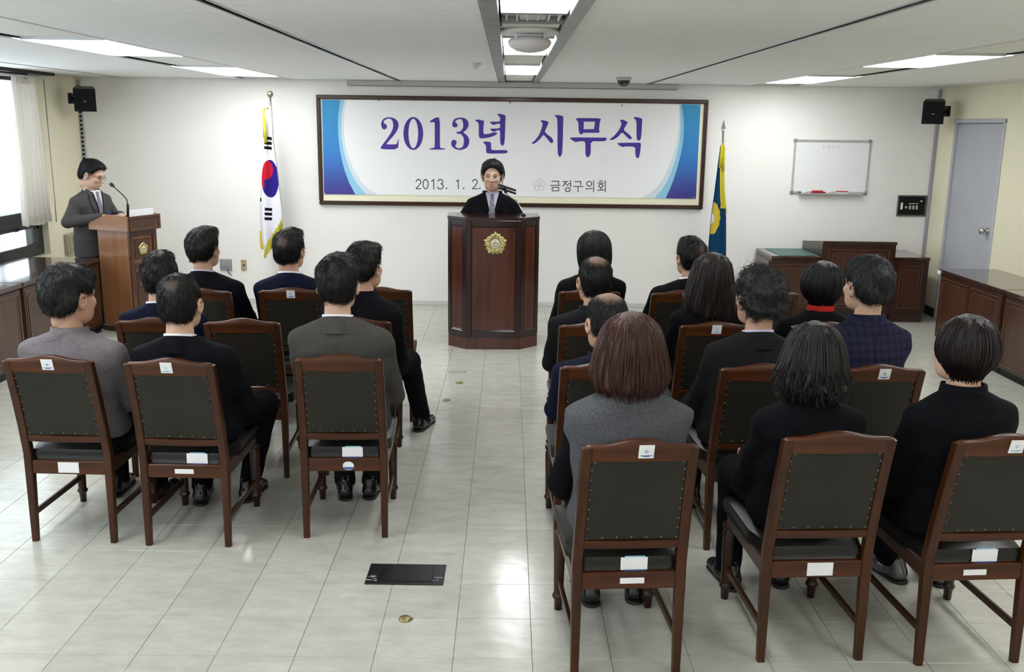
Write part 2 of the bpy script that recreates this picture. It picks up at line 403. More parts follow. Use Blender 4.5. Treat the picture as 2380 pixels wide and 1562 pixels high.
# smoke detector, dome camera, screen housing
t = thing('smoke_detector', 'small white smoke detector on the ceiling board', 'smoke detector', (-.27, 7.5, ZC))
MB().lathe([(.001, 0), (.05, 0), (.052, -.012), (.035, -.02), (.001, -.02)], 24).build('base', mwh, t)
MB().lathe([(.001, -.02), (.032, -.02), (.028, -.04), (.012, -.05), (.001, -.05)], 24).build('head', mwh, t)
t = thing('dome_camera', 'black security camera dome on the ceiling near the back wall', 'camera', (1.08, 9.35, ZC))
MB().lathe([(.001, 0), (.072, 0), (.075, -.01), (.066, -.03), (.001, -.03)], 28).build('base', mat('cam_grey', (.45, .45, .44), .4, noise=.1), t)
MB().lathe([(.001, -.03), (.062, -.03), (.06, -.05), (.045, -.073), (.022, -.085), (.001, -.088)], 28).build('dome', mat('smoked_dome', (.01, .012, .014), .08, spec=.8), t)
MB().lathe([(.02, -.0), (.02, .012), (.001, .012)], 16, (0, -.052, -.055), 1).build('lens', mat('lens', (.15, .15, .17), .1, noise=.1), t)
t = thing('screen_housing', 'long slim grey housing fixed where back wall meets ceiling', 'screen housing', (0, YB, ZC))
MB().box(-1.76, 1.82, -.05, -.001, -.055, -.002, .004).build('casing', mat('housing_grey', (.50, .50, .47), .5, noise=.1), t)
MB().box(-1.75, 1.81, -.035, -.015, -.062, -.055, .002).build('slot', m_gmetal, t)
# ---- left windows: black frames, panes, curtain
def glassmat():
    m, nt, b = newmat('window_glass'); nt.nodes.remove(b)
    tr = N(nt, 'ShaderNodeBsdfTransparent'); gl = N(nt, 'ShaderNodeBsdfGlossy'); gl.inputs['Roughness'].default_value = .02
    lw = N(nt, 'ShaderNodeLayerWeight'); lw.inputs[0].default_value = .5; mx = N(nt, 'ShaderNodeMixShader')
    fr = N(nt, 'ShaderNodeMath', operation='POWER'); fr.inputs[1].default_value = 4; nt.links.new(lw.outputs['Facing'], fr.inputs[0])
    tr.inputs[0].default_value = (.93, .96, .96, 1)
    nt.links.new(fr.outputs[0], mx.inputs[0]); nt.links.new(tr.outputs[0], mx.inputs[1]); nt.links.new(gl.outputs[0], mx.inputs[2])
    nt.links.new(mx.outputs[0], nt.nodes['Material Output'].inputs[0]); return m
m_glass = glassmat()
nw = 5; step = (WIN1-WIN0)/nw
for i in range(nw):
    b_ = WIN1-i*step; a = b_-step
    wd = thing('window_%d' % (i+1), None, None, (XL-.11, 0, 0)); wd['kind'] = 'structure'
    j = .16 if i == 0 else .05
    F = MB().box(-.05, .05, a, b_, .66, .76, .004).box(-.05, .05, a, b_, .975, 1.11, .004).box(-.05, .05, a, b_, 2.36, 2.46, .004)
    F.box(-.05, .05, b_-j, b_, .76, 2.36, .004).box(-.05, .05, a, a+.05, .76, 2.36, .004)
    F.build('window_frame', m_wframe, wd)
    S_ = MB().box(.03, .065, a+.05, b_-j, .755, .785, .003).box(.03, .065, a+.05, b_-j, .945, .985, .003).box(.03, .065, a+.05, a+.09, .785, .945, .003).box(.03, .065, b_-j-.05, b_-j, .785, .945, .003)
    S_.build('sash', m_wframe, wd)
    MB().box(-.004, .004, a+.05, b_-j, 1.11, 2.36).build('pane', m_glass, wd)
    MB().box(.045, .052, a+.09, b_-j-.05, .785, .945).build('pane', m_glass, wd)
    MB().tube([(.065, b_-j-.35, .965), (.10, b_-j-.35, .965), (.11, b_-j-.5, .955)], .008, 8).build('window_handle', m_wframe, wd)
    if i == 0:
        for q in range(2): MB().box(.05, .07, b_-.2+q*.09, b_-.18+q*.09, .93, .99, .004).build('hinge', m_wframe, wd)
struct('trim_5', MB().box(XL-.22, XL+.0, WIN0, WIN1, ZC-.005, ZC+.05), m_cream)
struct('trim_6', MB().box(XL+.01, XL+.10, WIN0, 9.95, ZC-.03, ZC-.001, .004), m_black)
t = thing('curtain_rail', 'grey curtain rail running above the windows', 'curtain rail', (XL+.06, 0, ZC-.06))
MB().box(-.012, .012, WIN0, 9.78, -.012, .012, .003).build('rail', m_alu, t)
MB().tube([(0, 9.785, -.012), (.004, 9.785, -1.2), (.0, 9.785, -1.42)], .005, 8).build('draw_cord', m_gmetal, t)
for q in (9.7, 8.4, 7.1, 5.8): MB().box(-.06, .0, q-.01, q+.01, .0, .022, .002).build('bracket', m_alu, t)
# curtain with folds
def curtain():
    nz, ny = 50, 120; P = np.zeros((nz, ny, 3)); z = np.linspace(ZC-.075, 1.0, nz); u = np.linspace(0, 1, ny)
    for i in range(nz):
        t = i/(nz-1)
        y0_ = 9.12-.03*t; y1_ = 9.58+.02*t
        amp = .018+.02*t
        P[i, :, 0] = XL+.075+amp*np.sin(u*2*pi*5.5+.5*sin(3*t))+.012*np.sin(u*31+t*2)
        P[i, :, 1] = y0_+(y1_-y0_)*(u+.02*np.sin(u*2*pi*5.5+1))
        P[i, :, 2] = z[i]+.008*np.sin(u*9)
    return P
t = thing('curtain', 'white curtain drawn to the side of the window', 'curtain', (0, 0, 0))
m_curt, nt, b = newmat('curtain_cloth'); b.inputs['Base Color'].default_value = (.70, .64, .56, 1); b.inputs['Roughness'].default_value = .9
tl = N(nt, 'ShaderNodeBsdfTranslucent'); tl.inputs[0].default_value = (.9, .9, .88, 1); mx = N(nt, 'ShaderNodeMixShader'); mx.inputs[0].default_value = .16
nt.links.new(b.outputs[0], mx.inputs[1]); nt.links.new(tl.outputs[0], mx.inputs[2]); nt.links.new(mx.outputs[0], nt.nodes['Material Output'].inputs[0])
wv = N(nt, 'ShaderNodeTexNoise'); wv.inputs['Scale'].default_value = 500; bp = N(nt, 'ShaderNodeBump'); bp.inputs['Strength'].default_value = .1
nt.links.new(wv.outputs[0], bp.inputs['Height']); nt.links.new(bp.outputs[0], b.inputs['Normal'])
P = curtain(); MB().grid(P).build('cloth', m_curt, t)
P2 = P[-4:].copy(); P2[:, :, 0] += .004; MB().grid(P2).build('hem', m_curt, t)
P3 = P[:3].copy(); P3[:, :, 0] += .004; MB().grid(P3).build('heading_tape', m_curt, t)
# pale building wall across the way, seen through the panes
t = thing('facade', 'pale panelled building wall seen through the window', 'building', (-9.5, 6, -4))
mf = mat('facade_panel', (.80, .81, .82), .7, noise=.04, nscale=2)
MB().box(-.4, -.03, -12, 12, 0, 10).build('wall', m_gmetal, t)
pm = MB().box(-.03, 0, .008, 1.792, .006, 1.18, .004).mesh('panel'); pm.materials.append(mf)
for i in range(13):
    for j in range(8): inst('panel', pm, t, (0, -11.7+i*1.8, j*1.2+.2))
# ---- door in the right wall
m_door = mat('door_grey', (.42, .43, .47), .45, .0, noise=.05, nscale=4)
dr = thing('door_1', None, None, (XR, 0, 0)); dr['kind'] = 'structure'
MB().box(.012, .05, 9.245, 10.21, .005, 2.08, .004).build('door_leaf', m_door, dr)
MB().box(.05, .09, 9.19, 10.26, 0, 2.13).build('light_leak_block', m_door, dr)  # unseen slab added behind the leaf, blocks daylight leaking through the opening
MB().box(-.012, .08, 9.20, 9.24, 0, 2.12, .004).box(-.012, .08, 10.215, 10.255, 0, 2.12, .004).box(-.02, .08, 9.20, 10.255, 2.085, 2.125, .004).build('door_frame', mat('frame_grey', (.47, .47, .50), .45, noise=.05), dr)
k = MB().lathe([(.034, 0), (.034, -.006), (.014, -.012), (.012, -.035), (.03, -.045), (.034, -.06), (.028, -.075), (.001, -.08)], 20, (.012, 9.34, 1.05), 0)
k.build('door_knob', mat('steel', (.6, .58, .55), .2, 1, noise=.1), dr)
# ---- wall fittings
t = thing('whiteboard', 'framed whiteboard with faint writing and a pen tray on the wall', 'whiteboard', (3.543, YB, 1.6))
MB().box(-.405, .405, -.014, -.002, -.27, .27).build('board', mat('board_white', (.80, .81, .82), .25, noise=.02), t)
for a in ((-.42, .42, .268, .292), (-.42, .42, -.292, -.268), (-.42, -.398, -.27, .27), (.398, .42, -.27, .27)): MB().box(a[0], a[1], -.022, -.002, a[2], a[3], .004).build('frame_rail', m_alu, t)
for sx in (-1, 1):
    for sz in (-1, 1): MB().box(sx*.408-.02, sx*.408+.02, -.026, -.002, sz*.28-.02, sz*.28+.02, .008).build('corner_cap', mat('cap_grey', (.25, .26, .24), .5, noise=.1), t)
MB().box(-.33, .36, -.07, -.02, -.30, -.285, .003).build('pen_tray', m_alu, t)
wr = MB(); rng = random.Random(3)
def seg(mb, a, b_, wd, y, dy=.001):
    a = np.array(a); b_ = np.array(b_); d = b_-a; L = np.hypot(*d)+1e-9; n = np.array([-d[1], d[0]])/L*wd/2; e = d/L*wd*.3
    q = [a-e+n, a-e-n, b_+e-n, b_+e+n]; mb.prism([(p[0], p[1]) for p in q], y-dy, y)
for cx, st in ((-.10, [((-.012, .015), (.012, .015)), ((.012, .015), (.004, -.01)), ((-.01, -.012), (.014, -.012))]), (-.045, [((-.012, -.01), (0, .015)), ((0, .012), (.01, -.008)), ((.016, .018), (.016, -.02)), ((.016, 0), (.024, 0))]), (.01, [((-.012, .015), (.01, .015)), ((0, .02), (-.01, 0)), ((.016, .018), (.016, -.006)), ((-.008, -.014), (.014, -.014))]), (.06, [((-.01, .0), (0, .018)), ((0, .015), (.01, 0)), ((.016, .018), (.016, -.004)), ((-.006, -.012), (.014, -.02))])):
    for a, b_ in st: seg(wr, (cx+a[0], .215+a[1]), (cx+b_[0], .215+b_[1]), .003, -.0142, .0006)
wr.build('handwriting', mat('marker_grey', (.42, .43, .43), .6, noise=.2), t)
er = tag(MB().box(-.06, .06, -.02, .02, 0, .03, .006).build('board_eraser', mat('eraser_red', (.42, .02, .03), .7, noise=.2), None, (3.41, YB-.048, 1.315)), 'red felt eraser on the whiteboard tray', 'eraser')
for i, (dx, col, nm) in enumerate([(-.27, (.03, .05, .15), 'blue'), (-.14+.08, (.4, .02, .03), 'red')]):
    t2 = thing('marker_pen', 'white marker pen with %s cap on the whiteboard tray' % nm, 'pen', (3.543+dx+(.06 if i else 0), YB-.045, 1.324))
    MB().lathe([(.001, -.045), (.008, -.045), (.009, .03), (.001, .03)], 12, (0, 0, 0), 0).build('barrel', mwh, t2)
    MB().lathe([(.001, -.075), (.007, -.075), (.0085, -.045), (.001, -.045)], 12, (0, 0, 0), 0).build('cap', mat('cap_'+nm, col, .4, noise=.1), t2)
t2 = thing('marker_box', 'red and white marker box lying on the whiteboard tray', 'box', (3.68, YB-.046, 1.315))
MB().box(-.06, .06, -.018, .018, 0, .016, .001).build('base', mwh, t2); MB().box(-.062, .062, -.02, .02, .016, .026, .002).build('lid', MATS['eraser_red'], t2)
# switch panel
t = thing('switch_panel', 'black control panel with rows of small switches beside the corner', 'control panel', (4.482, YB, 1.187))
MB().box(-.155, .155, -.012, -.002, -.11, .11).build('plate', m_black, t)
for a in ((-.162, .162, .1, .116), (-.162, .162, -.116, -.1), (-.162, -.147, -.1, .1), (.147, .162, -.1, .1)): MB().box(a[0], a[1], -.02, -.002, a[2], a[3], .004).build('frame_rail', mat('panel_frame', (.10, .11, .09), .5, noise=.2), t)
mlab = mat('label_tan', (.55, .46, .36), .5, noise=.1); msw = mat('switch_beige', (.42, .40, .34), .4, noise=.15)
for i in range(3):
    MB().box(-.02+i*.037-.014, -.02+i*.037+.014, -.016, -.012, .018, .03, .001).build('label_strip', mlab, t)
    MB().box(-.02+i*.037-.012, -.02+i*.037+.012, -.024, -.012, -.04, .004, .003).build('switch', msw, t)
MB().box(-.125, -.1, -.015, -.012, -.042, .034, .001).build('label_strip', mat('label_white', (.8, .8, .78), .5, noise=.05), t)
MB().box(.088, .115, -.016, -.012, .045, .06, .001).build('label_strip', mlab, t)
MB().lathe([(.001, -.026), (.012, -.026), (.014, -.012)], 14, (-.063, 0, -.018), 1).build('knob', msw, t)
MB().lathe([(.001, -.02), (.013, -.02), (.015, -.012)], 18, (.022, 0, .06), 1).build('knob', m_black, t)
# sockets
t = thing('floor_socket_box', 'square grey socket box low on the back wall', 'socket', (-3.167, YB, .432))
MB().box(-.066, .066, -.02, -.001, -.064, .064, .004).build('plate', mat('socket_grey', (.30, .32, .33), .4, .3, noise=.1), t); MB().box(-.056, .056, -.026, -.02, -.02, .056, .003).build('cover', mat('socket_cover', (.36, .38, .39), .35, .3, noise=.1), t)
MB().tube([(.02, -.03, -.05), (.03, -.04, -.08), (.06, -.02, -.12)], .005, 6).build('cable', m_black, t)
t = thing('wall_outlet', 'small tan outlet plate beside the grey socket box', 'socket', (-2.968, YB, .43))
MB().box(-.031, .031, -.012, -.001, -.06, .06, .003).build('plate', mat('tan_plate', (.42, .33, .19), .4, noise=.1), t); MB().lathe([(.001, -.016), (.008, -.016), (.01, -.012)], 12, (0, 0, 0), 1).build('jack', m_black, t)
t = thing('wall_box', 'beige steel box low on the wall behind the lectern', 'socket', (XL, 10.15, .70))
MB().box(.001, .05, -.11, .11, -.1, .12, .005).build('casing', mat('box_beige', (.40, .36, .26), .5, noise=.1), t); MB().box(.05, .056, -.09, .09, -.08, .1, .002).build('lid', mat('box_beige2', (.33, .29, .20), .5, noise=.1), t)
# corner loudspeakers
def speaker(loc, rz, side, lab):
    t = thing('wall_speaker', lab, 'speaker', loc, 0, 'corner wall speakers')
    bodyE = MB()
    P = [(-.085, .1), (.085, .1), (.105, -.09), (-.105, -.09)]
    V = [(x, y, z) for z, s in ((-.115, 1), (.115, 1)) for x, y in P]
    bodyE.add(V, [(3, 2, 1, 0), (4, 5, 6, 7)]+[(i, (i+1) % 4, (i+1) % 4+4, i+4) for i in range(4)])
    b1 = bodyE.build('cabinet', m_black, t, None, rz); b1.rotation_euler.x = radians(10)
    gr = MB()
    n = 12; Pg = np.zeros((n, n, 3))
    for i in range(n):
        for j in range(n):
            u, v = i/(n-1)*2-1, j/(n-1)*2-1; Pg[i, j] = (v*.1, -.092-.022*(1-u*u)*(1-v*v*.3), u*.11)
    gr.grid(Pg); gg = gr.build('grille', mat('grille_black', (.008, .008, .009), .6, spec=.2, bump=.6, bscale=700), b1)
    MB().box(-.012, .012, -.118, -.112, -.012, -.004, .001).build('badge', m_alu, b1)
    MB().tube([(side*.06, .06, 0), (side*.15, .08, .0)], .016, 10).build('arm', m_black, t)
    MB().box(side*.17-.018, side*.17+.018, .02, .13, -.05, .06, .005).build('wall_plate', m_black, t)
    MB().tube([(side*.15, .1, .05), (side*.165, .12, .1), (side*.15, .12, ZC-loc[2]-.002)], .004, 6).build('wire', mwh, t)
speaker((-4.405, 10.2, 2.215), radians(22), -1, 'black wall speaker high in the corner by the curtain')
speaker((4.42, 10.2, 2.20), radians(-24), 1, 'black wall speaker high in the corner by the grey door')
# ---- floor fittings
t = thing('floor_box', 'black rectangular floor box lid with scuffed ends set in aisle', 'floor box', (-.445, 4.0, 0), radians(-.5))
mfb = mat('floor_box_black', (.012, .013, .014), .32, .2, noise=.3, nscale=30)
MB().box(-.175, .175, -.1, .1, 0, .006, .003).build('frame', mfb, t); MB().box(-.115, .125, -.075, .085, .006, .009, .002).build('lid', mat('lid_black', (.007, .007, .008), .28, noise=.3), t)
for i in range(3): MB().box(-.055+i*.052, -.041+i*.052, -.055, -.03, .0085, .0095).build('cable_slot', mat('slot_black', (.002, .002, .002), .6, noise=.1), t)
sc = MB(); rng = random.Random(5)
for i in range(16):
    sx = rng.choice((-1, 1)); a = (sx*rng.uniform(.13, .165), rng.uniform(-.085, -.02)); l = rng.uniform(.01, .03); wv_ = rng.uniform(.002, .004)
    sc.box(a[0]-l/2, a[0]+l/2, a[1]-wv_, a[1]+wv_, .0055, .0064)
sc.build('scuff_mark', mat('scuff', (.32, .33, .34), .6, noise=.3), t)['kind'] = 'stuff'
brass = mat('brass', (.36, .30, .13), .35, .6, noise=.3, nscale=60)
for i, (x, y, lb) in enumerate([(-.407, 3.6, 'brass floor plug near the black floor box'), (-.446, 6.82, 'brass floor plug in the aisle, the one farther from the podium'), (-.375, 7.31, 'brass floor plug in the aisle, the one closer to the podium')]):
    t = thing('floor_plug', lb, 'floor plug', (x, y, 0), 0, 'brass fittings set in the aisle floor')
    MB().lathe([(.001, .0), (.028, .0), (.028, .004), (.024, .008), (.001, .009)], 24).build('lid', brass, t)
    MB().box(.02, .034, -.004, .004, .0, .004, .001).build('hinge', brass, t)
tag(MB().prism([(-.08, -.035), (-.06, .02), (-.02, .045), (.05, .04), (.085, .02), (.06, -.02), (.075, -.04)], 0, .003, lambda x, y, z: (x, z, y)).build('floor_patch', mat('patch', (.22, .21, .18), .6, noise=.6, nscale=40, col2=(.4, .39, .34)), None, (-.405, 7.67, 0)), 'torn grey patch on the floor in front of podium', 'patch')
# ================================================================== banner
t = thing('banner_board', 'long framed cream board holding the blue and white 2013 banner', 'board', (0, YB, 0))
bx0, bx1, bz0, bz1 = -2.092, 2.154, 1.12, 2.30
m_frame = wood('frame_wood', (.05, .02, .012), (.028, .012, .008), 0)
for a in ((bx0, bx1, bz1-.045, bz1), (bx0, bx1, bz0, bz0+.045), (bx0, bx0+.045, bz0+.045, bz1-.045), (bx1-.045, bx1, bz0+.045, bz1-.045)):
    MB().box(a[0], a[1], -.05, -.002, a[2], a[3], .008).build('frame_rail', m_frame, t)
MB().box(bx0+.04, bx1-.04, -.03, -.002, bz0+.04, bz1-.04).build('backing', mat('backing_cream', (.90, .87, .65), .6, noise=.04, nscale=3), t)
YP = YB-.036
ban = thing('banner', 'printed 2013 ceremony banner, white with blue swooshes and purple lettering', 'banner', (0, YP, 0))
def W_(x, y):
    p = aty(x, y, YP); return (p[0], p[2])
def grad_mat():
    m, nt, b = newmat('print_blue'); tc = N(nt, 'ShaderNodeTexCoord'); sx = N(nt, 'ShaderNodeSeparateXYZ'); nt.links.new(tc.outputs['Object'], sx.inputs[0])
    mr = N(nt, 'ShaderNodeMapRange'); mr.inputs[1].default_value = 1.23; mr.inputs[2].default_value = 2.25; nt.links.new(sx.outputs[2], mr.inputs[0])
    cr = N(nt, 'ShaderNodeValToRGB'); nt.links.new(mr.outputs[0], cr.inputs[0])
    e = cr.color_ramp.elements; e[0].position = 0; e[0].color = (.045, .03, .25, 1); e[1].position = 1; e[1].color = (.03, .30, .58, 1)
    k = e.new(.45); k.color = (.025, .20, .56, 1); k = e.new(.12); k.color = (.045, .06, .33, 1)
    nt.links.new(cr.outputs[0], b.inputs['Base Color']); b.inputs['Roughness'].default_value = .6; return m
m_cloth = mat('banner_cloth', (.90, .90, .91), .6, noise=.03, nscale=2, bump=.15, bscale=4, stretch=(1, 1, 2))
cz = [W_(750, 230), W_(1626, 245), W_(1616, 462), W_(754, 450)]
MB().prism([(-2.035, 1.236), (2.072, 1.236), (2.068, 2.25), (-2.03, 2.25)], -.002, .0).build('cloth', m_cloth, ban)
def c2(pts): return [W_(700+x/2.38, 180+y/2.38) for x, y in pts]
def flat(name, poly, y, m, parent=ban): return MB().prism(poly, y-.0012, y).build(name, m, parent)
Lb = [(215, 122), (206, 200), (203, 260), (206, 330), (214, 400), (226, 460), (242, 520), (266, 583), (300, 647)]
Lm = [(236, 122), (224, 200), (221, 270), (224, 340), (236, 410), (256, 480), (284, 545), (318, 600), (362, 647)]
Lp = [(248, 122), (237, 200), (234, 270), (240, 350), (258, 430), (290, 510), (330, 575), (375, 620), (430, 650)]
Rb = [(2104, 155), (2115, 220), (2118, 280), (2113, 350), (2101, 420), (2083, 490), (2062, 560), (2040, 615), (2016, 668)]
Rm = [(2094, 155), (2099, 220), (2099, 290), (2090, 370), (2072, 450), (2045, 530), (2015, 590), (1988, 630), (1953, 668)]
Rp = [(2089, 155), (2092, 220), (2089, 290), (2076, 370), (2052, 450), (2018, 530), (1975, 600), (1930, 640), (1880, 668)]
eL = [(-2.035, 1.237), (-2.03, 2.249)]; eR = [(2.072, 1.237), (2.068, 2.249)]
def snap(P, z0=1.237, z1=2.249):
    P = c2(P); P[0] = (P[0][0], z1); P[-1] = (P[-1][0], z0); return P
m_mid = mat('print_light_blue', (.28, .60, .80), .6, noise=.04); m_pale = mat('print_pale_blue', (.66, .76, .84), .6, noise=.03)
for (pb, pm_, pp, e) in ((Lb, Lm, Lp, eL), (Rb, Rm, Rp, eR)):
    flat('pale_swoosh', snap(pp)+e, -.0022, m_pale); flat('light_swoosh', snap(pm_)+e, -.0036, m_mid); flat('blue_swoosh', snap(pb)+e, -.005, grad_mat())
m_pur = mat('print_purple', (.07, .024, .33), .6, noise=.08)
def c8(pts): return [W_(860+x/3.5, 240+y/3.5) for x, y in pts]
def smoothp(P, it=1):
    for _ in range(it):
        Q = []
        for i in range(len(P)):
            a, b_ = P[i], P[(i+1) % len(P)]; Q += [(a[0]*.8+b_[0]*.2, a[1]*.8+b_[1]*.2), (a[0]*.2+b_[0]*.8, a[1]*.2+b_[1]*.8)]
        P = Q
    return P
def letter(*polys):
    mb = MB()
    for p in polys: mb.prism(c8(smoothp(p)), -.005, -.002)
    return mb.build('letter', m_pur, ban)
letter([(90, 175), (95, 145), (115, 122), (155, 112), (200, 122), (228, 150), (233, 185), (222, 220), (195, 260), (150, 310), (130, 335), (215, 335), (222, 318), (228, 295), (233, 295), (228, 376), (88, 374), (88, 355), (130, 300), (165, 250), (185, 210), (190, 180), (185, 145), (170, 128), (150, 124), (125, 132), (108, 150), (115, 165), (130, 170), (138, 185), (135, 203), (118, 215), (100, 208)])
el = lambda cx, cy, rx, ry, n=40: [(cx+rx*cos(2*pi*i/n), cy+ry*sin(2*pi*i/n)) for i in range(n)]
def ring(mb, o, i, y0, y1):
    n = len(o); V = [(x, y, z) for y in (y0, y1) for L in (o, i) for x, z in L]
    F = []
    for k in range(n):
        q = (k+1) % n; F += [(k, q, n+q, n+k), (2*n+k, 3*n+k, 3*n+q, 2*n+q), (k, 2*n+k, 2*n+q, q), (n+k, n+q, 3*n+q, 3*n+k)]
    return mb.add(V, F)
ring(MB(), c8(el(352, 246, 80, 134)), c8(el(352, 246, 40, 120)), -.005, -.002).build('letter', m_pur, ban)
letter([(487, 145), (530, 118), (568, 113), (568, 355), (575, 365), (610, 368), (610, 377), (485, 377), (485, 367), (520, 363), (527, 352), (527, 160), (520, 153), (487, 155)])
letter([(668, 180), (672, 150), (690, 125), (735, 114), (780, 125), (802, 155), (800, 190), (780, 220), (755, 237), (790, 260), (808, 295), (806, 330), (785, 365), (735, 382), (690, 372), (662, 345), (660, 315), (672, 298), (690, 297), (704, 308), (703, 330), (690, 345), (705, 362), (735, 368), (758, 350), (765, 310), (760, 275), (740, 250), (705, 247), (705, 233), (735, 230), (755, 205), (760, 175), (752, 140), (735, 125), (705, 135), (690, 152), (705, 162), (714, 178), (708, 192), (690, 197), (675, 192)])
letter([(850, 135), (885, 132), (912, 140), (930, 142), (925, 160), (920, 252), (960, 250), (1010, 235), (1035, 240), (1030, 255), (985, 275), (910, 288), (888, 280), (885, 255), (885, 165), (870, 150)],
       [(1028, 88), (1060, 86), (1102, 97), (1102, 120), (1095, 320), (1080, 348), (1070, 345), (1058, 320), (1058, 215), (1030, 222), (1005, 235), (985, 220), (970, 207), (1058, 205), (1058, 165), (1030, 168), (1005, 178), (985, 165), (970, 150), (1058, 150), (1058, 115), (1045, 100)],
       [(915, 318), (940, 310), (985, 315), (985, 375), (1000, 382), (1085, 380), (1115, 382), (1120, 397), (1110, 408), (960, 410), (945, 400), (945, 345), (930, 328)])
letter([(1385, 140), (1410, 137), (1450, 150), (1452, 160), (1430, 210), (1420, 230), (1450, 260), (1480, 280), (1490, 305), (1488, 322), (1470, 325), (1450, 300), (1425, 270), (1410, 255), (1380, 295), (1345, 325), (1318, 330), (1315, 322), (1345, 300), (1380, 250), (1400, 190), (1405, 165)],
       [(1498, 97), (1535, 95), (1572, 105), (1572, 130), (1565, 400), (1550, 435), (1538, 436), (1525, 405), (1525, 130), (1515, 112)])
mb = MB(); mb.prism(c8([(1672, 125), (1700, 120), (1850, 122), (1878, 128), (1870, 150), (1862, 215), (1868, 230), (1862, 240), (1735, 240), (1725, 253), (1705, 250), (1697, 220), (1695, 155), (1672, 125.5), (1738, 150), (1738, 212), (1822, 210), (1830, 150), (1738, 149.5)]), -.005, -.002)
mb.prism(c8(smoothp([(1622, 283), (1650, 277), (1880, 280), (1915, 278), (1927, 290), (1918, 305), (1890, 310), (1795, 308), (1795, 400), (1785, 430), (1768, 442), (1755, 425), (1752, 400), (1752, 308), (1700, 310), (1670, 317), (1645, 300)])), -.005, -.002)
mb.build('letter', m_pur, ban)
letter([(2030, 135), (2055, 133), (2093, 150), (2095, 160), (2060, 215), (2090, 240), (2115, 260), (2130, 280), (2125, 293), (2105, 290), (2075, 260), (2050, 235), (2015, 275), (1980, 297), (1950, 300), (1952, 290), (1990, 262), (2030, 210), (2048, 165)],
       [(2140, 115), (2170, 112), (2213, 125), (2213, 150), (2205, 280), (2195, 302), (2180, 305), (2168, 285), (2168, 145), (2155, 128)],
       [(2008, 325), (2035, 322), (2170, 320), (2203, 322), (2203, 345), (2195, 415), (2185, 445), (2172, 448), (2160, 430), (2158, 400), (2158, 355), (2080, 350), (2055, 357), (2030, 345)])
m_ink = mat('print_dark', (.045, .04, .05), .6, noise=.1)
def strokes(L, wd=7, m=m_ink, name='letter'):
    mb = MB()
    for pl in L:
        for a, b_ in zip(pl[:-1], pl[1:]):
            A, B_ = W_(860+a[0]/3.5, 240+a[1]/3.5), W_(860+b_[0]/3.5, 240+b_[1]/3.5); seg(mb, A, B_, wd/3.5/213, -.002, .0012)
    return mb.build(name, m, ban)
arc = lambda cx, cy, rx, ry, a0, a1, n=14: [(cx+rx*cos(radians(a0+(a1-a0)*i/n)), cy+ry*sin(radians(a0+(a1-a0)*i/n))) for i in range(n+1)]
dot = lambda x, y: [(x-3, y), (x+3, y)]
two = lambda x: [arc(x+21, 640, 19, 20, 185, 385)+[(x+20, 675), (x+1, 695), (x+42, 695)]]
strokes(two(373)); strokes([arc(452, 658, 21, 38, 0, 360, 22)]); strokes([[(500, 636), (518, 620), (518, 697)]])
strokes([arc(572, 638, 20, 18, 190, 420)+arc(572, 676, 24, 21, -80, 165)]); strokes([dot(622, 692)], 10)
strokes([[(702, 638), (718, 622), (718, 697)]]); strokes([dot(762, 692)], 10); strokes(two(832)); strokes([dot(893, 692)], 10)
strokes([arc(1048, 648, 30, 60, -50, 50)], 5)
strokes([[(1478, 635), (1535, 635), (1533, 660)], [(1468, 668), (1547, 668)], [(1482, 685), (1535, 685), (1535, 712), (1482, 712), (1482, 685)]])
strokes([[(1570, 637), (1610, 637)], [(1590, 637), (1585, 655), (1568, 675)], [(1590, 652), (1612, 672)], [(1632, 628), (1632, 685)], [(1612, 655), (1632, 655)], arc(1608, 704, 20, 15, 0, 360)])
strokes([[(1665, 637), (1715, 637), (1713, 665)], [(1655, 677), (1732, 677)], [(1692, 677), (1692, 722)]])
strokes([arc(1783, 655, 20, 20, 0, 360), [(1753, 698), (1808, 692)], [(1819, 630), (1819, 722)]])
strokes([[(1866, 632), (1890, 632)], [(1852, 648), (1904, 648)], arc(1878, 672, 17, 14, 0, 360), [(1878, 688), (1878, 705)], [(1850, 708), (1906, 704)], [(1914, 630), (1914, 722)]])
strokes([arc(1378+33*sin(2*pi*k/5), 665-33*cos(2*pi*k/5), 18, 18, -90+72*k-115, -90+72*k+115) for k in range(5)]+[arc(1378, 667, 17, 17, 0, 360), [(1370, 672), (1378, 660), (1386, 672)], [(1372, 668), (1384, 668)]], 3, mat('print_grey', (.45, .44, .46), .6, noise=.1), 'flower_mark')
for k, (x, y) in enumerate([(755, 232), (880, 233), (1185, 239), (1445, 245), (1622, 247), (756, 449), (1612, 459)]):
    p = aty(x, y, YP); MB().lathe([(.001, -.012), (.006, -.011), (.008, -.003), (.012, -.002)], 12, (p[0], 0, p[2]), 1).build('push_pin', m_alu, ban)
# ================================================================== chairs
m_w = wood('chair_wood_upright', (.066, .0195, .005), (.026, .0085, .003), 2, .34, .05)
m_wh = wood('chair_wood_across', (.078, .022, .0055), (.032, .010, .003), 0, .34, .05)
m_wy = wood('chair_wood_side', (.05, .016, .007), (.024, .008, .004), 1, .3, .1)
m_wd = wood('chair_wood_dark', (.045, .014, .006), (.022, .008, .004), 2, .28, .15)
m_lea = mat('leather_back', (.020, .0175, .013), .45, spec=.28, noise=.3, nscale=6, bump=.10, bscale=260)
m_lea2 = mat('leather_seat', (.009, .0085, .0075), .33, spec=.32, noise=.3, nscale=6, bump=.10, bscale=160)
m_nail = mat('nail_bronze', (.13, .10, .08), .4, .6, noise=.2)
m_paper = mat('paper_white', (.78, .78, .80), .6, noise=.04, nscale=30); m_blue = mat('sticker_blue', (.03, .10, .34), .6, noise=.1); m_lblue = mat('sticker_light_blue', (.25, .50, .66), .6, noise=.1)
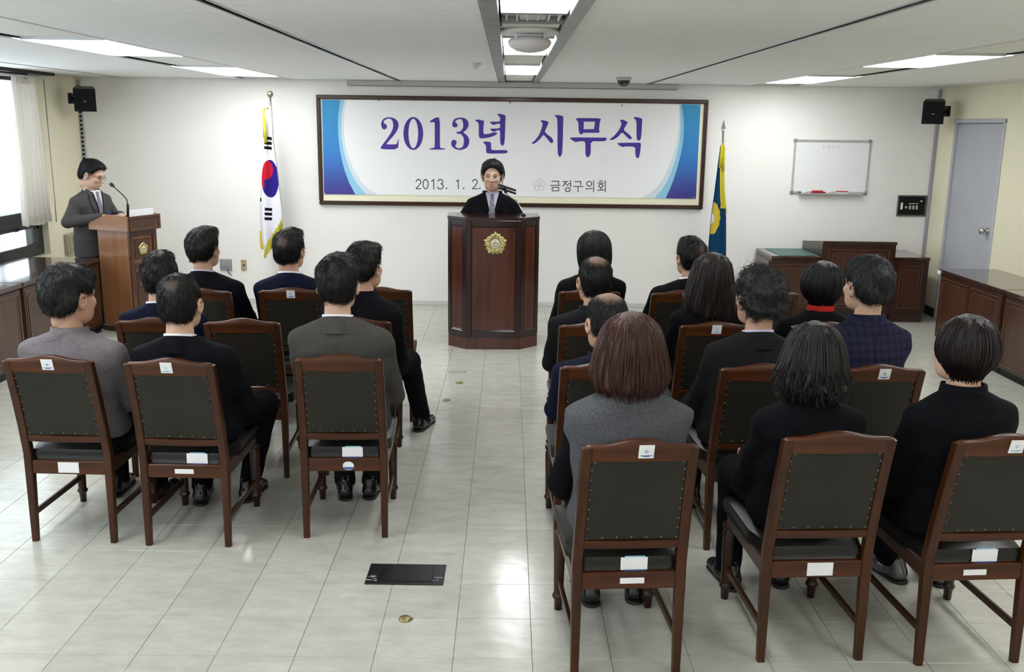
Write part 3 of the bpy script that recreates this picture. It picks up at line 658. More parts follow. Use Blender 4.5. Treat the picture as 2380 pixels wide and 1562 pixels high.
PZ = [0, .34, .45, .60, .75, .85, .935]; PY = [-.012, 0, 0, -.028, -.062, -.088, -.112]
pyz = lambda z: float(np.interp(z, PZ, PY))
def chair_meshes():
    D = {}
    def fin(name, mb, m):
        me = mb.mesh(name); me.materials.append(m); D.setdefault(name, []).append(me)
    for s in (-1, 1):
        mb = MB(); zs = [0, .05, .2, .34, .45, .52, .6, .68, .75, .8, .85, .9, .925]; V = []
        for z in zs:
            hw = .0145+.004*min(1, z/.34); hd = .0145+.0055*min(1, z/.34); x = s*(.192-.006*max(0, (z-.45)/.5)); y = pyz(z); c = .004
            V += [(x-hw+c, y-hd, z), (x+hw-c, y-hd, z), (x+hw, y-hd+c, z), (x+hw, y+hd-c, z), (x+hw-c, y+hd, z), (x-hw+c, y+hd, z), (x-hw, y+hd-c, z), (x-hw, y-hd+c, z)]
        k = len(zs); F = [(i*8+j, i*8+(j+1) % 8, i*8+8+(j+1) % 8, i*8+8+j) for i in range(k-1) for j in range(8)]+[tuple(range(8))[::-1], tuple((k-1)*8+j for j in range(8))]
        mb.add(V, F); fin('rear_post', mb, m_w)
    # crest rail with a shallow hump
    n = 28; xs = np.linspace(-.204, .204, n); topz = .934+.021*np.clip(1-np.abs(xs)/.135, 0, 1)**1.0
    topz = .934+.021*.5*(1+np.cos(np.clip(np.abs(xs)/.15, 0, 1)*pi)); topz[0] -= .012; topz[-1] -= .012; topz[1] -= .001; topz[-2] -= .001
    botz = .876-.006*np.cos(xs/.2*pi/2)
    P = []
    for x, zb, zt in zip(xs, botz, topz):
        th = .017; bow = .010*(1-(x/.2)**2)
        row = []
        for (z, o) in ((zb, -th), (zb+.03, -th-.001), (zt-.006, -th), (zt, -th+.006), (zt, th-.006), (zt-.006, th), (zb, th), (zb, -th)):
            row.append((x, pyz(z)+o+bow*.6, z))
        P.append(row)
    mb = MB().grid(P); mb.F += [tuple(range(8))[::-1], tuple((n-1)*8+j for j in range(8))]; mb.sm += [False]*2
    fin('top_rail', mb, m_wh)
    # upholstered back
    nx, nz = 16, 18; mb = MB()
    Pb = np.zeros((nz, nx, 3)); Pf = np.zeros((nz, nx, 3))
    for i in range(nz):
        for j in range(nx):
            u, v = j/(nx-1)*2-1, i/(nz-1)*2-1; z = .7125+v*.1665; x = u*.1715; e = (1-u**6)*(1-v**6)
            Pb[i, j] = (x, pyz(z)-.010-.007*e+.006*(1-u*u), z); Pf[i, j] = (x, pyz(z)+.012+.024*(1-u**4)*(1-v**4)+.006*(1-u*u), z)
    mb.grid(Pb); mb.grid(Pf[:, ::-1])
    ed = lambda A: np.concatenate([A[0], A[1:, -1], A[-1, ::-1][1:], A[1:-1, 0][::-1]])
    mb.grid(np.stack([ed(Pf), ed(Pb)]), True); fin('back_pad', mb, m_lea)
    nm = MB()
    def nail(x, z):
        u = x/.1715; v = (z-.7125)/.1665; y = pyz(z)-.010-.007*(1-u**6)*(1-v**6)+.006*(1-u*u)
        nm.lathe([(.0001, -.0042), (.0032, -.0036), (.0052, 0), (.0052, .002)], 8, (x, y, z), 1)
    for k in range(8):
        for s in (-1, 1): nail(s*.164, .556+k*.0405)
    for k in range(5): nail(-.108+k*.054, .556)
    nail(-.155, .869); nail(.155, .869); fin('nail_heads', nm, m_nail)
    # lower back rail
    P = []
    for x in np.linspace(-.178, .178, 14):
        bow = .006*(1-(x/.18)**2); dz = -.006*(1-(x/.18)**2); th = .013
        P.append([(x, pyz(z)+o+bow, z+dz) for z, o in ((.512, -th), (.545, -th), (.547, th), (.512, th), (.512, -th))])
    mb = MB().grid(P, smooth=False); fin('back_rail', mb, m_wh)
    # seat pad
    nx, ny = 18, 20; P = np.zeros((ny, nx, 3))
    for i in range(ny):
        for j in range(nx):
            u, v = j/(nx-1)*2-1, i/(ny-1); hw = .172+.04*min(1, v*3.2) if v < .31 else .212
            P[i, j] = (u*hw, .012+v*.495, .462+.03*(1-u**4)*(1-(2*v-1)**4))
    mb = MB().grid(P); e = ed(P); b1 = e.copy(); b1[:, 2] = .402; cen = np.array([0, .26, 0]); m1 = e.copy(); m1[:, 2] = .44; m1[:, :2] += (m1[:, :2]-cen[:2])*.03
    mb.grid(np.stack([b1, m1, e]), True, True); mb.F.append(tuple(range(len(mb.V)-3*len(e), len(mb.V)-2*len(e)))); mb.sm.append(False); fin('seat_pad', mb, m_lea2)
    fin('rear_apron', MB().box(-.175, .175, -.012, .012, .344, .410, .003), m_wh)
    fin('front_apron', MB().box(-.175, .175, .475, .497, .35, .415, .003), m_wh)
    for s in (-1, 1):
        fin('side_apron', MB().box(s*.195-.011, s*.195+.011, .018, .48, .35, .415, .003), m_wy)
        fin('front_leg', MB().lathe([(.016, 0), (.019, .05), (.021, .052), (.0265, .058), (.0265, .068), (.021, .074), (.0205, .08), (.0235, .22), (.025, .31), (.021, .32), (.021, .328), (.027, .334), (.027, .352)], 14, (s*.192, .487, 0)), m_wd)
        fin('stretcher', MB().box(s*.192-.008, s*.192+.008, .015, .472, .125, .155, .003), m_wy)
    return D
CM = chair_meshes()
def sticker(ch, kind, dx, dz=0):
    def part(name, mb, m, par): return mb.build(name, m, par)
    if kind == 'crest':
        y = pyz(.91)-.0185+.006; w_ = .027
        s = part('sticker', MB().box(dx-w_, dx+w_, y-.0012, y, .885, .938, .0005), m_paper, ch)
        sl = (pyz(.935)-pyz(.885))/.05
        for v in s.data.vertices: v.co.y += (v.co.z-.91)*sl
        q = MB(); q.prism([(dx-w_+.002, .897)]+[(dx-w_+.004+i*.0046, .897-.006*sin(pi*i/10)) for i in range(11)]+[(dx+w_-.002, .897)], y-.002, y-.0012)
        ring(q, [(dx+.006*cos(a*pi/8), .912+.006*sin(a*pi/8)) for a in range(16)], [(dx+.004*cos(a*pi/8), .912+.004*sin(a*pi/8)) for a in range(16)], y-.002, y-.0012)
        q = part('sticker_print', q, m_blue if dz == 0 else m_lblue, s)
        for v in q.data.vertices: v.co.y += (v.co.z-.91)*sl
    elif kind == 'seat':
        s = part('paper_label', MB().box(dx-.05, dx+.05, -.004+.006, -.0025+.006, .413, .463, .0005), m_paper, ch)
        part('label_print', MB().box(dx-.037, dx+.042, -.0046+.006, -.003+.006, .408, .414), m_blue, s)
        part('label_print', MB().box(dx-.035, dx+.04, -.0036+.006, -.002+.006, .461, .468), m_lblue, s)
        s.rotation_euler.y = radians(random.uniform(-3, 3)) if dx == 0 else 0
    elif kind == 'rail':
        part('paper_label', MB().box(dx-.045, dx+.045, -.0135, -.0122, .366, .389, .0005), m_paper, ch)
    elif kind == 'railpaper':
        part('paper_label', MB().box(dx-.05, dx+.05, -.0138, -.0122, .352, .405, .0005), m_paper, ch)
    elif kind == 'round':
        s = part('sticker', MB().prism([(dx+.027*cos(pi*a/12), .372+.022*sin(pi*a/12)) for a in range(25)], -.0135, -.0122), m_paper, ch)
        part('sticker_print', MB().prism([(dx+.024*cos(pi+pi*a/12), .366+.013*sin(pi+pi*a/12)) for a in range(13)], -.0142, -.0135), m_blue, s)
CH_ = {}
def chair(key, pos, yaw, lab, st=()):
    t = thing('wooden_chair', lab, 'chair', (pos[0], pos[1], 0), radians(yaw), 'audience chairs')
    for nm, L in CM.items():
        for me in L:
            o = inst(nm, me, t)
            if nm == 'nail_heads': o['kind'] = 'stuff'
    for s in st: sticker(t, *s)
    CH_[key] = (pos[0], pos[1], yaw); return t
def corner(px, py, side, yaw):
    A = atz(px, py, .93); a = radians(yaw); d = np.array([cos(a), sin(a)]); f = np.array([-sin(a), cos(a)])
    return A[:2]-side*.2*d+.114*f
def legs(p, q): a, b_ = atz(*p, 0), atz(*q, 0); return (a+b_)[:2]/2
W0 = 'wooden chair with black leather back, '
chair('c1', legs((89, 1253), (267, 1258)), -1.5, W0+'used by the person in plain mauve-grey jacket', [('crest', 0), ('railpaper', .0)])
chair('c2', legs((350, 1263), (533, 1267)), -1, W0+'used by the thinning-haired person in black suit', [('crest', -.012, 1), ('seat', .06), ('rail', .0)])
chair('c3', legs((714, 1246), (896, 1245)), 2, W0+'used by the person in grey tweed jacket', [('seat', .04), ('round', .02)])
chair('c4', corner(270, 748, -1, 3), 3, W0+'used by the navy-suited person near the lectern')
chair('c5', corner(648, 751, 1, 3), 3, 'empty '+W0+'standing in front of the black-suited person', [('seat', .06)])
chair('c6', corner(907, 749, 1, 2), 2, W0+'used by the person stretching one leg to the aisle')
chair('c7', corner(535, 679, 1, 3), 3, W0+'used by the black-suited person with lilac shirt collar')
chair('c8', (corner(608, 677, -1, 3)+corner(743, 677, 1, 3))/2, 3, W0+'used by the navy-suited person beside the national flag', [('crest', 0)])
chair('c9', corner(956, 676, 1, 4), 4, 'empty '+W0+'beside the aisle close to the podium')
chair('R1a', corner(1301, 679, -1, 2), 2, W0+'used by the black-haired person in puffed-shoulder black top')
chair('R1b', corner(1516, 683, -1, 3), 3, W0+'used by the white-collared person near the blue flag', [('crest', .03)])
chair('R1c', corner(1855, 683, 1, 3), 3, 'empty '+W0+'in front of the stepped desk')
chair('R2a', corner(1302, 758, -1, 2), 2, W0+'used by the aisle-side balding person in charcoal suit')
chair('R2b', corner(1583, 758, -1, 3), 3, W0+'used by the person with long dark brown hair', [('crest', .0, 1)])
chair('R2c', corner(1843, 758, -1, 3), 3, W0+'used by the person with a red collar')
chair('R3a', corner(1304.5, 854, -1, 2), 2, W0+'used by the balding person in navy suit beside aisle')
chair('R3b', corner(1677, 858, -1, 2.5), 2.5, W0+'used by the curly grey-haired person in charcoal jacket', [('railpaper', -.015)])
chair('R3c', corner(2148, 860, 1, 3), 3, W0+'used by the person in navy plaid jacket', [('crest', .015), ('rail', .06)])
chair('R4a', legs((1332, 1565), (1569, 1557)), 4, W0+'used by the person in the grey wool vest', [('crest', .02), ('seat', .02), ('rail', .012)])
chair('R4b', legs((1765, 1532), (1989, 1526.5)), 3.2, W0+'used by the person with wavy shoulder-length hair', [('railpaper', .012)])
chair('R4c', legs((2131, 1540), (2350, 1532)), 4, W0+'used by the person with a short glossy bob', [('crest', .02, 1), ('seat', .03), ('rail', -.01)])
# ================================================================== podium, lectern, cabinets
m_pod = wood('podium_red_wood', (.095, .022, .009), (.045, .011, .006), 2, .22, .5, .5)
m_podd = wood('podium_dark_wood', (.026, .008, .006), (.013, .005, .004), 2, .22, .5, .5)
m_gold = mat('gold', (.62, .52, .22), .28, .85, noise=.3, nscale=40); m_enam = mat('badge_white', (.66, .64, .60), .35, noise=.15, nscale=60)
def emblem(parent, r, loc, rz, name='emblem'):
    mb = MB(); n = 90; P = []
    def R_(a):
        q = (a/(2*pi/5)) % 1; return 1-.30*abs(sin(pi*(q)))**1.0*(.5)+.05*cos(a*15)
    rows = [(.44, .3), (.52, .9), (.66, .75), (.82, 1.0), (.94, .7), (1., .05)]
    for f, hgt in rows:
        row = []
        for j in range(n):
            a = 2*pi*j/n; rr = r*f*(1 if f < .5 else R_(a)); ridge = .012*r/.1*(hgt+(.30*cos(a*25) if f > .5 else 0))
            row.append((rr*sin(a), -max(.0, ridge), rr*cos(a)))
        P.append(row)
    mb.grid(P, True); o = mb.build(name, m_gold, parent, loc, rz)
    MB().lathe([(r*.43, 0), (r*.43, -.008*r/.1), (r*.36, -.012*r/.1), (.001, -.013*r/.1)], 32, (0, 0, 0), 1).build('badge_disc', m_enam, o)
    q = MB()
    for k in range(5):
        a = 2*pi*k/5; q.lathe([(r*.10, -.012*r/.1), (r*.09, -.016*r/.1), (.001, -.017*r/.1)], 12, (r*.19*sin(a), 0, r*.19*cos(a)), 1)
    q.build('badge_mark', m_gold, o); return o
pod = thing('podium', 'tall dark red wooden podium with angled sides and gold flower emblem', 'podium', (-.127, 8.491, 0), radians(1.5))
fw_, sl_ = .246, .166     # half front width, set-back of each slanted side
plan = [(-fw_, 0), (fw_, 0), (fw_+sl_, sl_), (fw_+sl_, .5), (-fw_-sl_, .5), (-fw_-sl_, sl_)]
def ext(poly, z0, z1, sc=1.0, c=(0, .25)):
    P = [(c[0]+(x-c[0])*sc, c[1]+(y-c[1])*sc) for x, y in poly]; return MB().prism(P, z0, z1, lambda x, y, z: (x, z, y))
ext(plan, .0, .105, 1.0).build('plinth', m_pod, pod)
ext(plan, .105, 1.175, .985).build('carcass', m_podd, pod)
ext(plan, 1.175, 1.2, 1.015).build('top_board', m_podd, pod)
def facet(p, q, names=('stile', 'panel'), z0=.115, z1=1.175):
    a = np.array(p); b_ = np.array(q); d = b_-a; L = float(np.hypot(*d)); an = atan2(d[1], d[0]); loc = (a[0], a[1], 0); sw_ = .045
    for u0, u1, v0, v1, ax in ((0, sw_, z0, z1, 2), (L-sw_, L, z0, z1, 2), (sw_, L-sw_, z0, z0+.055, 0), (sw_, L-sw_, z1-.055, z1, 0)):
        MB().box(u0, u1, -.006, .014, v0, v1, .003).build('stile' if ax == 2 else 'rail', m_podd, pod, loc, an)
    MB().box(sw_+.004, L-sw_-.004, -.001, .018, z0+.06, z1-.06, .004).build('panel', m_pod, pod, loc, an)
    for u0, u1, v0, v1 in ((sw_, sw_+.012, z0+.055, z1-.055), (L-sw_-.012, L-sw_, z0+.055, z1-.055), (sw_+.012, L-sw_-.012, z0+.055, z0+.067), (sw_+.012, L-sw_-.012, z1-.067, z1-.055)):
        MB().box(u0, u1, -.003, .012, v0, v1, .004).build('moulding', m_podd, pod, loc, an)
facet(plan[5], plan[0]); facet(plan[0], plan[1]); facet(plan[1], plan[2])
emblem(pod, .105, (.015, -.002, .968), 0)
# microphones on the podium
m_mesh = mat('mic_mesh', (.02, .02, .02), .5, bump=.5, bscale=900); m_chrome = mat('chrome', (.75, .75, .77), .15, 1, noise=.05)
def pt(x, y, Y): return aty(x, y, Y)
t = thing('microphone', 'pair of black microphones on a silver gooseneck at the podium', 'microphone', (0, 0, 0))
Ym = 8.72
b0 = pt(1217, 500, Ym); b0[2] = 1.2; t.location = b0
L_ = lambda x, y, Y=Ym: tuple(pt(x, y, Y)-b0)
MB().tube([(0, 0, 0), L_(1212, 487), L_(1205, 474), L_(1195, 464), L_(1182, 455), L_(1175, 447, 8.70)], .006, 8).build('gooseneck', m_chrome, t)
MB().lathe([(.022, 0), (.022, .006), (.01, .014), (.008, .02)], 16).build('base', m_black, t)
for (dz, dy) in ((0, 0), (-7, .03)):
    a, b_ = L_(1158, 429-dz, 8.66+dy), L_(1199, 443-dz, 8.70+dy); MB().tube([a, tuple(np.array(a)*.8+np.array(b_)*.2), b_], [.012, .013, .010], 10).build('microphone_head', m_mesh, t)
MB().tube([L_(1172, 437, 8.69), L_(1176, 449, 8.70)], .012, 8).build('clip', m_black, t)
# lectern by the window
m_lt = wood('lectern_light', (.30, .13, .055), (.20, .085, .038), 2, .3, .3, .35); m_ld = wood('lectern_dark', (.085, .038, .02), (.05, .023, .014), 2, .3, .3, .5); m_lth = wood('lectern_rim', (.33, .16, .08), (.25, .115, .055), 1, .3, .3, .35)
RZ = radians(-114)
lec = thing('lectern', 'brown wooden lectern with a small gold emblem beside the window', 'lectern', (-3.68, 9.20, 0), RZ)
MB().box(-.175, .175, -.19, .19, .06, .985, .004).build('column', m_lt, lec)
MB().box(-.18, .18, -.2, .205, 0, .06, .006).build('plinth', m_ld, lec)
# front face of the column: frame with two sunk panels
for a in ((-.175, -.125, .06, .985), (.125, .175, .06, .985), (-.125, .125, .06, .12), (-.125, .125, .62, .68), (-.125, .125, .93, .985)):
    MB().box(a[0], a[1], .19, .212, a[2], a[3], .003).build('front_rail', m_ld, lec)
for a in ((.12, .62), (.68, .93)): MB().box(-.10, .10, .188, .2, a[0]+.03, a[1]-.03, .004).build('front_panel', m_ld, lec)
emblem(lec, .062, (0, .203, .805), pi)
# sloped head: two side cheeks, front board, slope
cheek = [(-.25, .985), (.235, .985), (.235, 1.125), (-.02, 1.135), (-.25, 1.045)]
for s in (-1, 1):
    MB().prism(cheek, 0, .022, lambda x, y, z, s=s: (s*(.193+y), x, z)).build('cheek', m_lth, lec)
MB().box(-.193, .193, .225, .245, .985, 1.125, .003).build('front_board', m_ld, lec)
for a in ((-.193, .193, .985, 1.005), (-.193, .193, 1.10, 1.125), (-.193, -.173, 1.005, 1.10), (.173, .193, 1.005, 1.10)): MB().box(a[0], a[1], .245, .252, a[2], a[3], .002).build('front_moulding', m_ld, lec)
MB().prism([(-.25, .985), (.225, .985), (.225, 1.095), (-.25, 1.03)], -.193, .193, lambda x, y, z: (y, x, z)).build('slope', m_ld, lec)
t = thing('microphone', 'black gooseneck microphone rising from the lectern', 'microphone', (0, 0, 0))
cs, sn = cos(RZ), sin(RZ); LW = lambda x, y, z: np.array([-3.68+cs*x-sn*y, 9.20+sn*x+cs*y, z])
mb0 = LW(.19, .23, 1.125); t.location = mb0; Yl = mb0[1]
ll = lambda x, y: tuple(aty(x, y, Yl)-mb0)
d0 = aty(306, 503, Yl)-mb0; l2 = lambda x, y: tuple(aty(x, y, Yl)-mb0-d0*np.array([1, 1, 0])+np.array([0, 0, 0]))
MB().tube([(0, 0, 0), l2(306, 475)], .012, 10).build('stem', m_black, t)
MB().tube([l2(306, 476), l2(303, 463), l2(296, 455), l2(271, 432)], .005, 8).build('gooseneck', m_black, t)
MB().tube([l2(273, 434), l2(269, 430), l2(265, 426.5)], [.012, .018, .015], 10).build('microphone_head', m_mesh, t)
bkp = LW(-.02, .16, 1.095)
t = thing('script_folder', 'open white paper folder propped on the lectern slope', 'paper', tuple(bkp), RZ)
MB().add([(-.15, -.09, .0), (.15, -.09, .0), (.15, .03, .055), (-.15, .03, .055), (-.15, -.09, .004), (.15, -.09, .004), (.15, .03, .059), (-.15, .03, .059)], [(0, 1, 2, 3), (4, 7, 6, 5), (0, 4, 5, 1), (1, 5, 6, 2), (2, 6, 7, 3), (3, 7, 4, 0)]).build('pages', m_paper, t)
MB().box(-.15, .16, .03, .034, -.005, .085, .001).build('cover', m_paper, t); MB().box(.16, .165, .03, .036, -.005, .09, .001).build('cover_edge', m_black, t)
# low cabinets along both side walls
m_cab = wood('cabinet_wood', (.075, .028, .014), (.04, .015, .009), 2, .3, .35, .4); m_cabd = wood('cabinet_frame', (.045, .017, .010), (.026, .011, .008), 2, .3, .35, .4); m_cabt = mat('cabinet_top', (.055, .022, .016), .10, noise=.3, nscale=5, stretch=(6, 1, 1), col2=(.03, .013, .011), coat=.5)
m_mould = wood('cabinet_moulding', (.13, .058, .024), (.08, .034, .016), 2, .3, .3)
def ogee(w, h, c):   # rectangle with stepped-in corners
    return [(c, 0), (w-c, 0), (w-c*.8, c*.5), (w-c*.3, c*.8), (w, c), (w, h-c), (w-c*.3, h-c*.8), (w-c*.8, h-c*.5), (w-c, h), (c, h), (c*.8, h-c*.5), (c*.3, h-c*.8), (0, h-c), (0, c), (c*.3, c*.8), (c*.8, c*.5)]
def panel_door(parent, x0, x1, z0, z1, yface, fr=m_cabd, pan=m_cab, loc=None, rz=None):
    """door facing -y at yface in parent's frame"""
    d = MB().box(x0, x1, yface-.012, yface, z0, z1, .002).build('door', fr, parent)
    m_ = .05; w_, h_ = x1-x0, z1-z0
    o = [(x0+a, z0+b_) for a, b_ in ((.028, .028), (w_-.028, .028), (w_-.028, h_-.028), (.028, h_-.028))]; i_ = [(x0+a, z0+b_) for a, b_ in ((.036, .036), (w_-.036, .036), (w_-.036, h_-.036), (.036, h_-.036))]
    ring(MB(), o, i_, yface-.017, yface-.012).build('moulding', m_mould, d)
    og = ogee(w_-2*m_-.02, h_-2*m_-.02, .025); O = [(x0+m_+.01+a, z0+m_+.01+b_) for a, b_ in og]; cx, cz_ = (x0+x1)/2, (z0+z1)/2
    I_ = [(cx+(a-cx)*.965, cz_+(b_-cz_)*.975) for a, b_ in O]
    ring(MB(), O, I_, yface-.017, yface-.012).build('moulding', m_mould, d)
    MB().prism(I_, yface-.0145, yface-.012).build('door_panel', pan, d)
    return d
def cabinet(lab, loc, rz, L, D, nd, Hh=.72):
    t = thing('low_cabinet', lab, 'cabinet', loc, rz, 'low cabinets along the side walls')
    MB().box(0, L, .03, D, .0, .06).build('plinth', m_black, t)
    MB().box(.003, L-.003, .012, D, .06, Hh-.035, .002).build('carcass', m_cabd, t)
    MB().box(0, L, -.015, D, Hh-.035, Hh, .004).build('top', m_cabt, t)
    wd = (L-.03)/nd
    for i in range(nd): panel_door(t, .015+i*wd+.004, .015+(i+1)*wd-.004, .075, Hh-.05, .012)
    return t
# right side: doors face -x  -> local -y = world -x : rz = -90deg ; local x -> world -y
for i, (ya, lb) in enumerate([(9.02, 'end unit next to the grey door'), (7.80, 'second unit from the grey door'), (6.58, 'third unit from the grey door')]):
    cabinet('low dark wooden cabinet on the door side, '+lb, (4.135, ya, 0), radians(-90), 1.205, .54, 2)
for i, (ya, lb) in enumerate([(7.57, 'end unit next to the lectern'), (6.08, 'second unit from the lectern'), (4.59, 'third unit from the lectern')]):
    cabinet('low dark wooden cabinet under the windows, '+lb, (-3.90, ya, 0), radians(90), 1.475, .77, 2)
tag(MB().box(-.0, .012, -.05, 0, -.035, 0, .003).build('corner_tag', m_paper, None, (4.108, 9.021, .705)), 'tiny white tag stuck on the cabinet corner', 'tag')
# three-part desk in the back right corner
dk = thing('bench_desk', 'stepped dark wooden desk with a higher middle section in corner', 'desk', (0, 9.95, 0))
def unit(x0, x1, z1, y0=0):
    MB().box(x0+.01, x1-.01, y0+.04, .66, 0, .10).build('plinth', m_cabd, dk)
    MB().box(x0, x1, y0+.012, .66, .10, z1-.03, .003).build('carcass', m_cabd, dk)
    MB().box(x0-.002, x1+.002, y0-.006, .66, z1-.03, z1, .004).build('top', m_cabt if z1 < .8 else m_cabd, dk)
    panel_door(dk, x0+.04, x1-.04, .13, z1-.06, y0+.012)
unit(2.775, 3.285, .70); unit(4.067, 4.44, .70)
# higher middle section: its top slopes down towards the seat behind it
x0_, x1_ = 3.29, 4.062
MB().box(x0_+.01, x1_-.01, .01, .66, 0, .10).build('plinth', m_cabd, dk)
MB().prism([(-.018, .10), (.66, .10), (.66, .765), (-.018, .835)], x0_, x1_, lambda x, y, z: (y, x, z)).build('carcass', m_cabd, dk)
MB().prism([(-.036, .835), (.66, .762), (.66, .79), (-.036, .865)], x0_-.002, x1_+.002, lambda x, y, z: (y, x, z)).build('top', m_cabd, dk)
panel_door(dk, x0_+.04, x1_-.04, .13, .805, -.018)
ep = MB().box(-.012, .0, .06, .6, .13, .64, .003).build('end_panel', m_cab, dk, (2.775, 0, 0))
ring(MB(), [(.08, .16), (.58, .16), (.58, .62), (.08, .62)], [(.095, .175), (.565, .175), (.565, .605), (.095, .605)], -.017, -.012).build('moulding', m_mould, ep, (0, 0, 0)).rotation_euler = (0, 0, radians(90))
tag(MB().box(2.86, 3.28, .02, .60, .0, .004, .001).build('desk_mat', mat('green_mat', (.045, .13, .11), .45, noise=.15), None, (0, 9.97, .70)), 'green desk mat lying on the lower desk section', 'desk mat')
# ================================================================== people
def skin_mat(name, col):
    m = mat(name, col, .5, noise=.12, nscale=14, bump=.05, bscale=300); b = m.node_tree.nodes['Principled BSDF']
    b.inputs['Subsurface Weight'].default_value = .12; b.inputs['Subsurface Radius'].default_value = (.01, .004, .002); return m
m_skin = skin_mat('skin', (.52, .30, .20)); m_skin2 = skin_mat('skin_fair', (.60, .38, .27))
def hair_mat(name, c1, c2, rough=.38, scalp=None, crown=(0, -.05, .11), cr=.05, grey=0, freq=26., bump=.5):
    """strand-like streaks around the head's axis; optional thin crown where the scalp shows"""
    if name in MATS: return MATS[name]
    m, nt, b = newmat(name); b.inputs['Roughness'].default_value = rough; b.inputs['Specular IOR Level'].default_value = .32
    tc = N(nt, 'ShaderNodeTexCoord'); sx = N(nt, 'ShaderNodeSeparateXYZ'); nt.links.new(tc.outputs['Object'], sx.inputs[0])
    at = N(nt, 'ShaderNodeMath', operation='ARCTAN2'); nt.links.new(sx.outputs[0], at.inputs[0]); nt.links.new(sx.outputs[1], at.inputs[1])
    cb = N(nt, 'ShaderNodeCombineXYZ'); ml = N(nt, 'ShaderNodeMath', operation='MULTIPLY'); ml.inputs[1].default_value = freq; nt.links.new(at.outputs[0], ml.inputs[0])
    mz = N(nt, 'ShaderNodeMath', operation='MULTIPLY'); mz.inputs[1].default_value = 14; nt.links.new(sx.outputs[2], mz.inputs[0])
    nt.links.new(ml.outputs[0], cb.inputs[0]); nt.links.new(mz.outputs[0], cb.inputs[1])
    nz = N(nt, 'ShaderNodeTexNoise'); nz.inputs['Scale'].default_value = 1.0; nz.inputs['Detail'].default_value = 6; nz.inputs['Roughness'].default_value = .7; nt.links.new(cb.outputs[0], nz.inputs[0])
    mr = N(nt, 'ShaderNodeMapRange'); mr.inputs[1].default_value = .38; mr.inputs[2].default_value = .68; nt.links.new(nz.outputs[0], mr.inputs[0])
    mx = N(nt, 'ShaderNodeMix', data_type='RGBA'); mx.inputs[6].default_value = (*c1, 1); mx.inputs[7].default_value = (*c2, 1); nt.links.new(mr.outputs[0], mx.inputs[0])
    out = mx.outputs[2]
    if scalp:
        vd = N(nt, 'ShaderNodeVectorMath', operation='DISTANCE'); nt.links.new(tc.outputs['Object'], vd.inputs[0]); vd.inputs[1].default_value = crown
        n2 = N(nt, 'ShaderNodeTexNoise'); n2.inputs['Scale'].default_value = 45; n2.inputs['Detail'].default_value = 5; nt.links.new(tc.outputs['Object'], n2.inputs[0])
        ad = N(nt, 'ShaderNodeMath', operation='MULTIPLY_ADD'); ad.inputs[1].default_value = .05; nt.links.new(n2.outputs[0], ad.inputs[0]); nt.links.new(vd.outputs['Value'], ad.inputs[2])
        m2 = N(nt, 'ShaderNodeMapRange'); m2.inputs[1].default_value = cr+.045; m2.inputs[2].default_value = cr-.015; m2.interpolation_type = 'SMOOTHSTEP'; nt.links.new(ad.outputs[0], m2.inputs[0])
        mc = N(nt, 'ShaderNodeMix', data_type='RGBA'); mc.inputs[7].default_value = (*scalp, 1); nt.links.new(m2.outputs[0], mc.inputs[0]); nt.links.new(out, mc.inputs[6]); out = mc.outputs[2]
    nt.links.new(out, b.inputs['Base Color'])
    bp = N(nt, 'ShaderNodeBump'); bp.inputs['Strength'].default_value = bump; bp.inputs['Distance'].default_value = .006; nt.links.new(nz.outputs[0], bp.inputs['Height']); nt.links.new(bp.outputs[0], b.inputs['Normal'])
    MATS[name] = m; return m
BLK = hair_mat('hair_black', (.003, .003, .0035), (.008, .0075, .0075))
CROWN = {}
def thin(name, sc, cr, crown=(0, -.095, .088)):
    CROWN[name] = (crown, cr); return hair_mat(name, (.0035, .003, .003), (.009, .008, .0075), .42, sc, crown, cr)
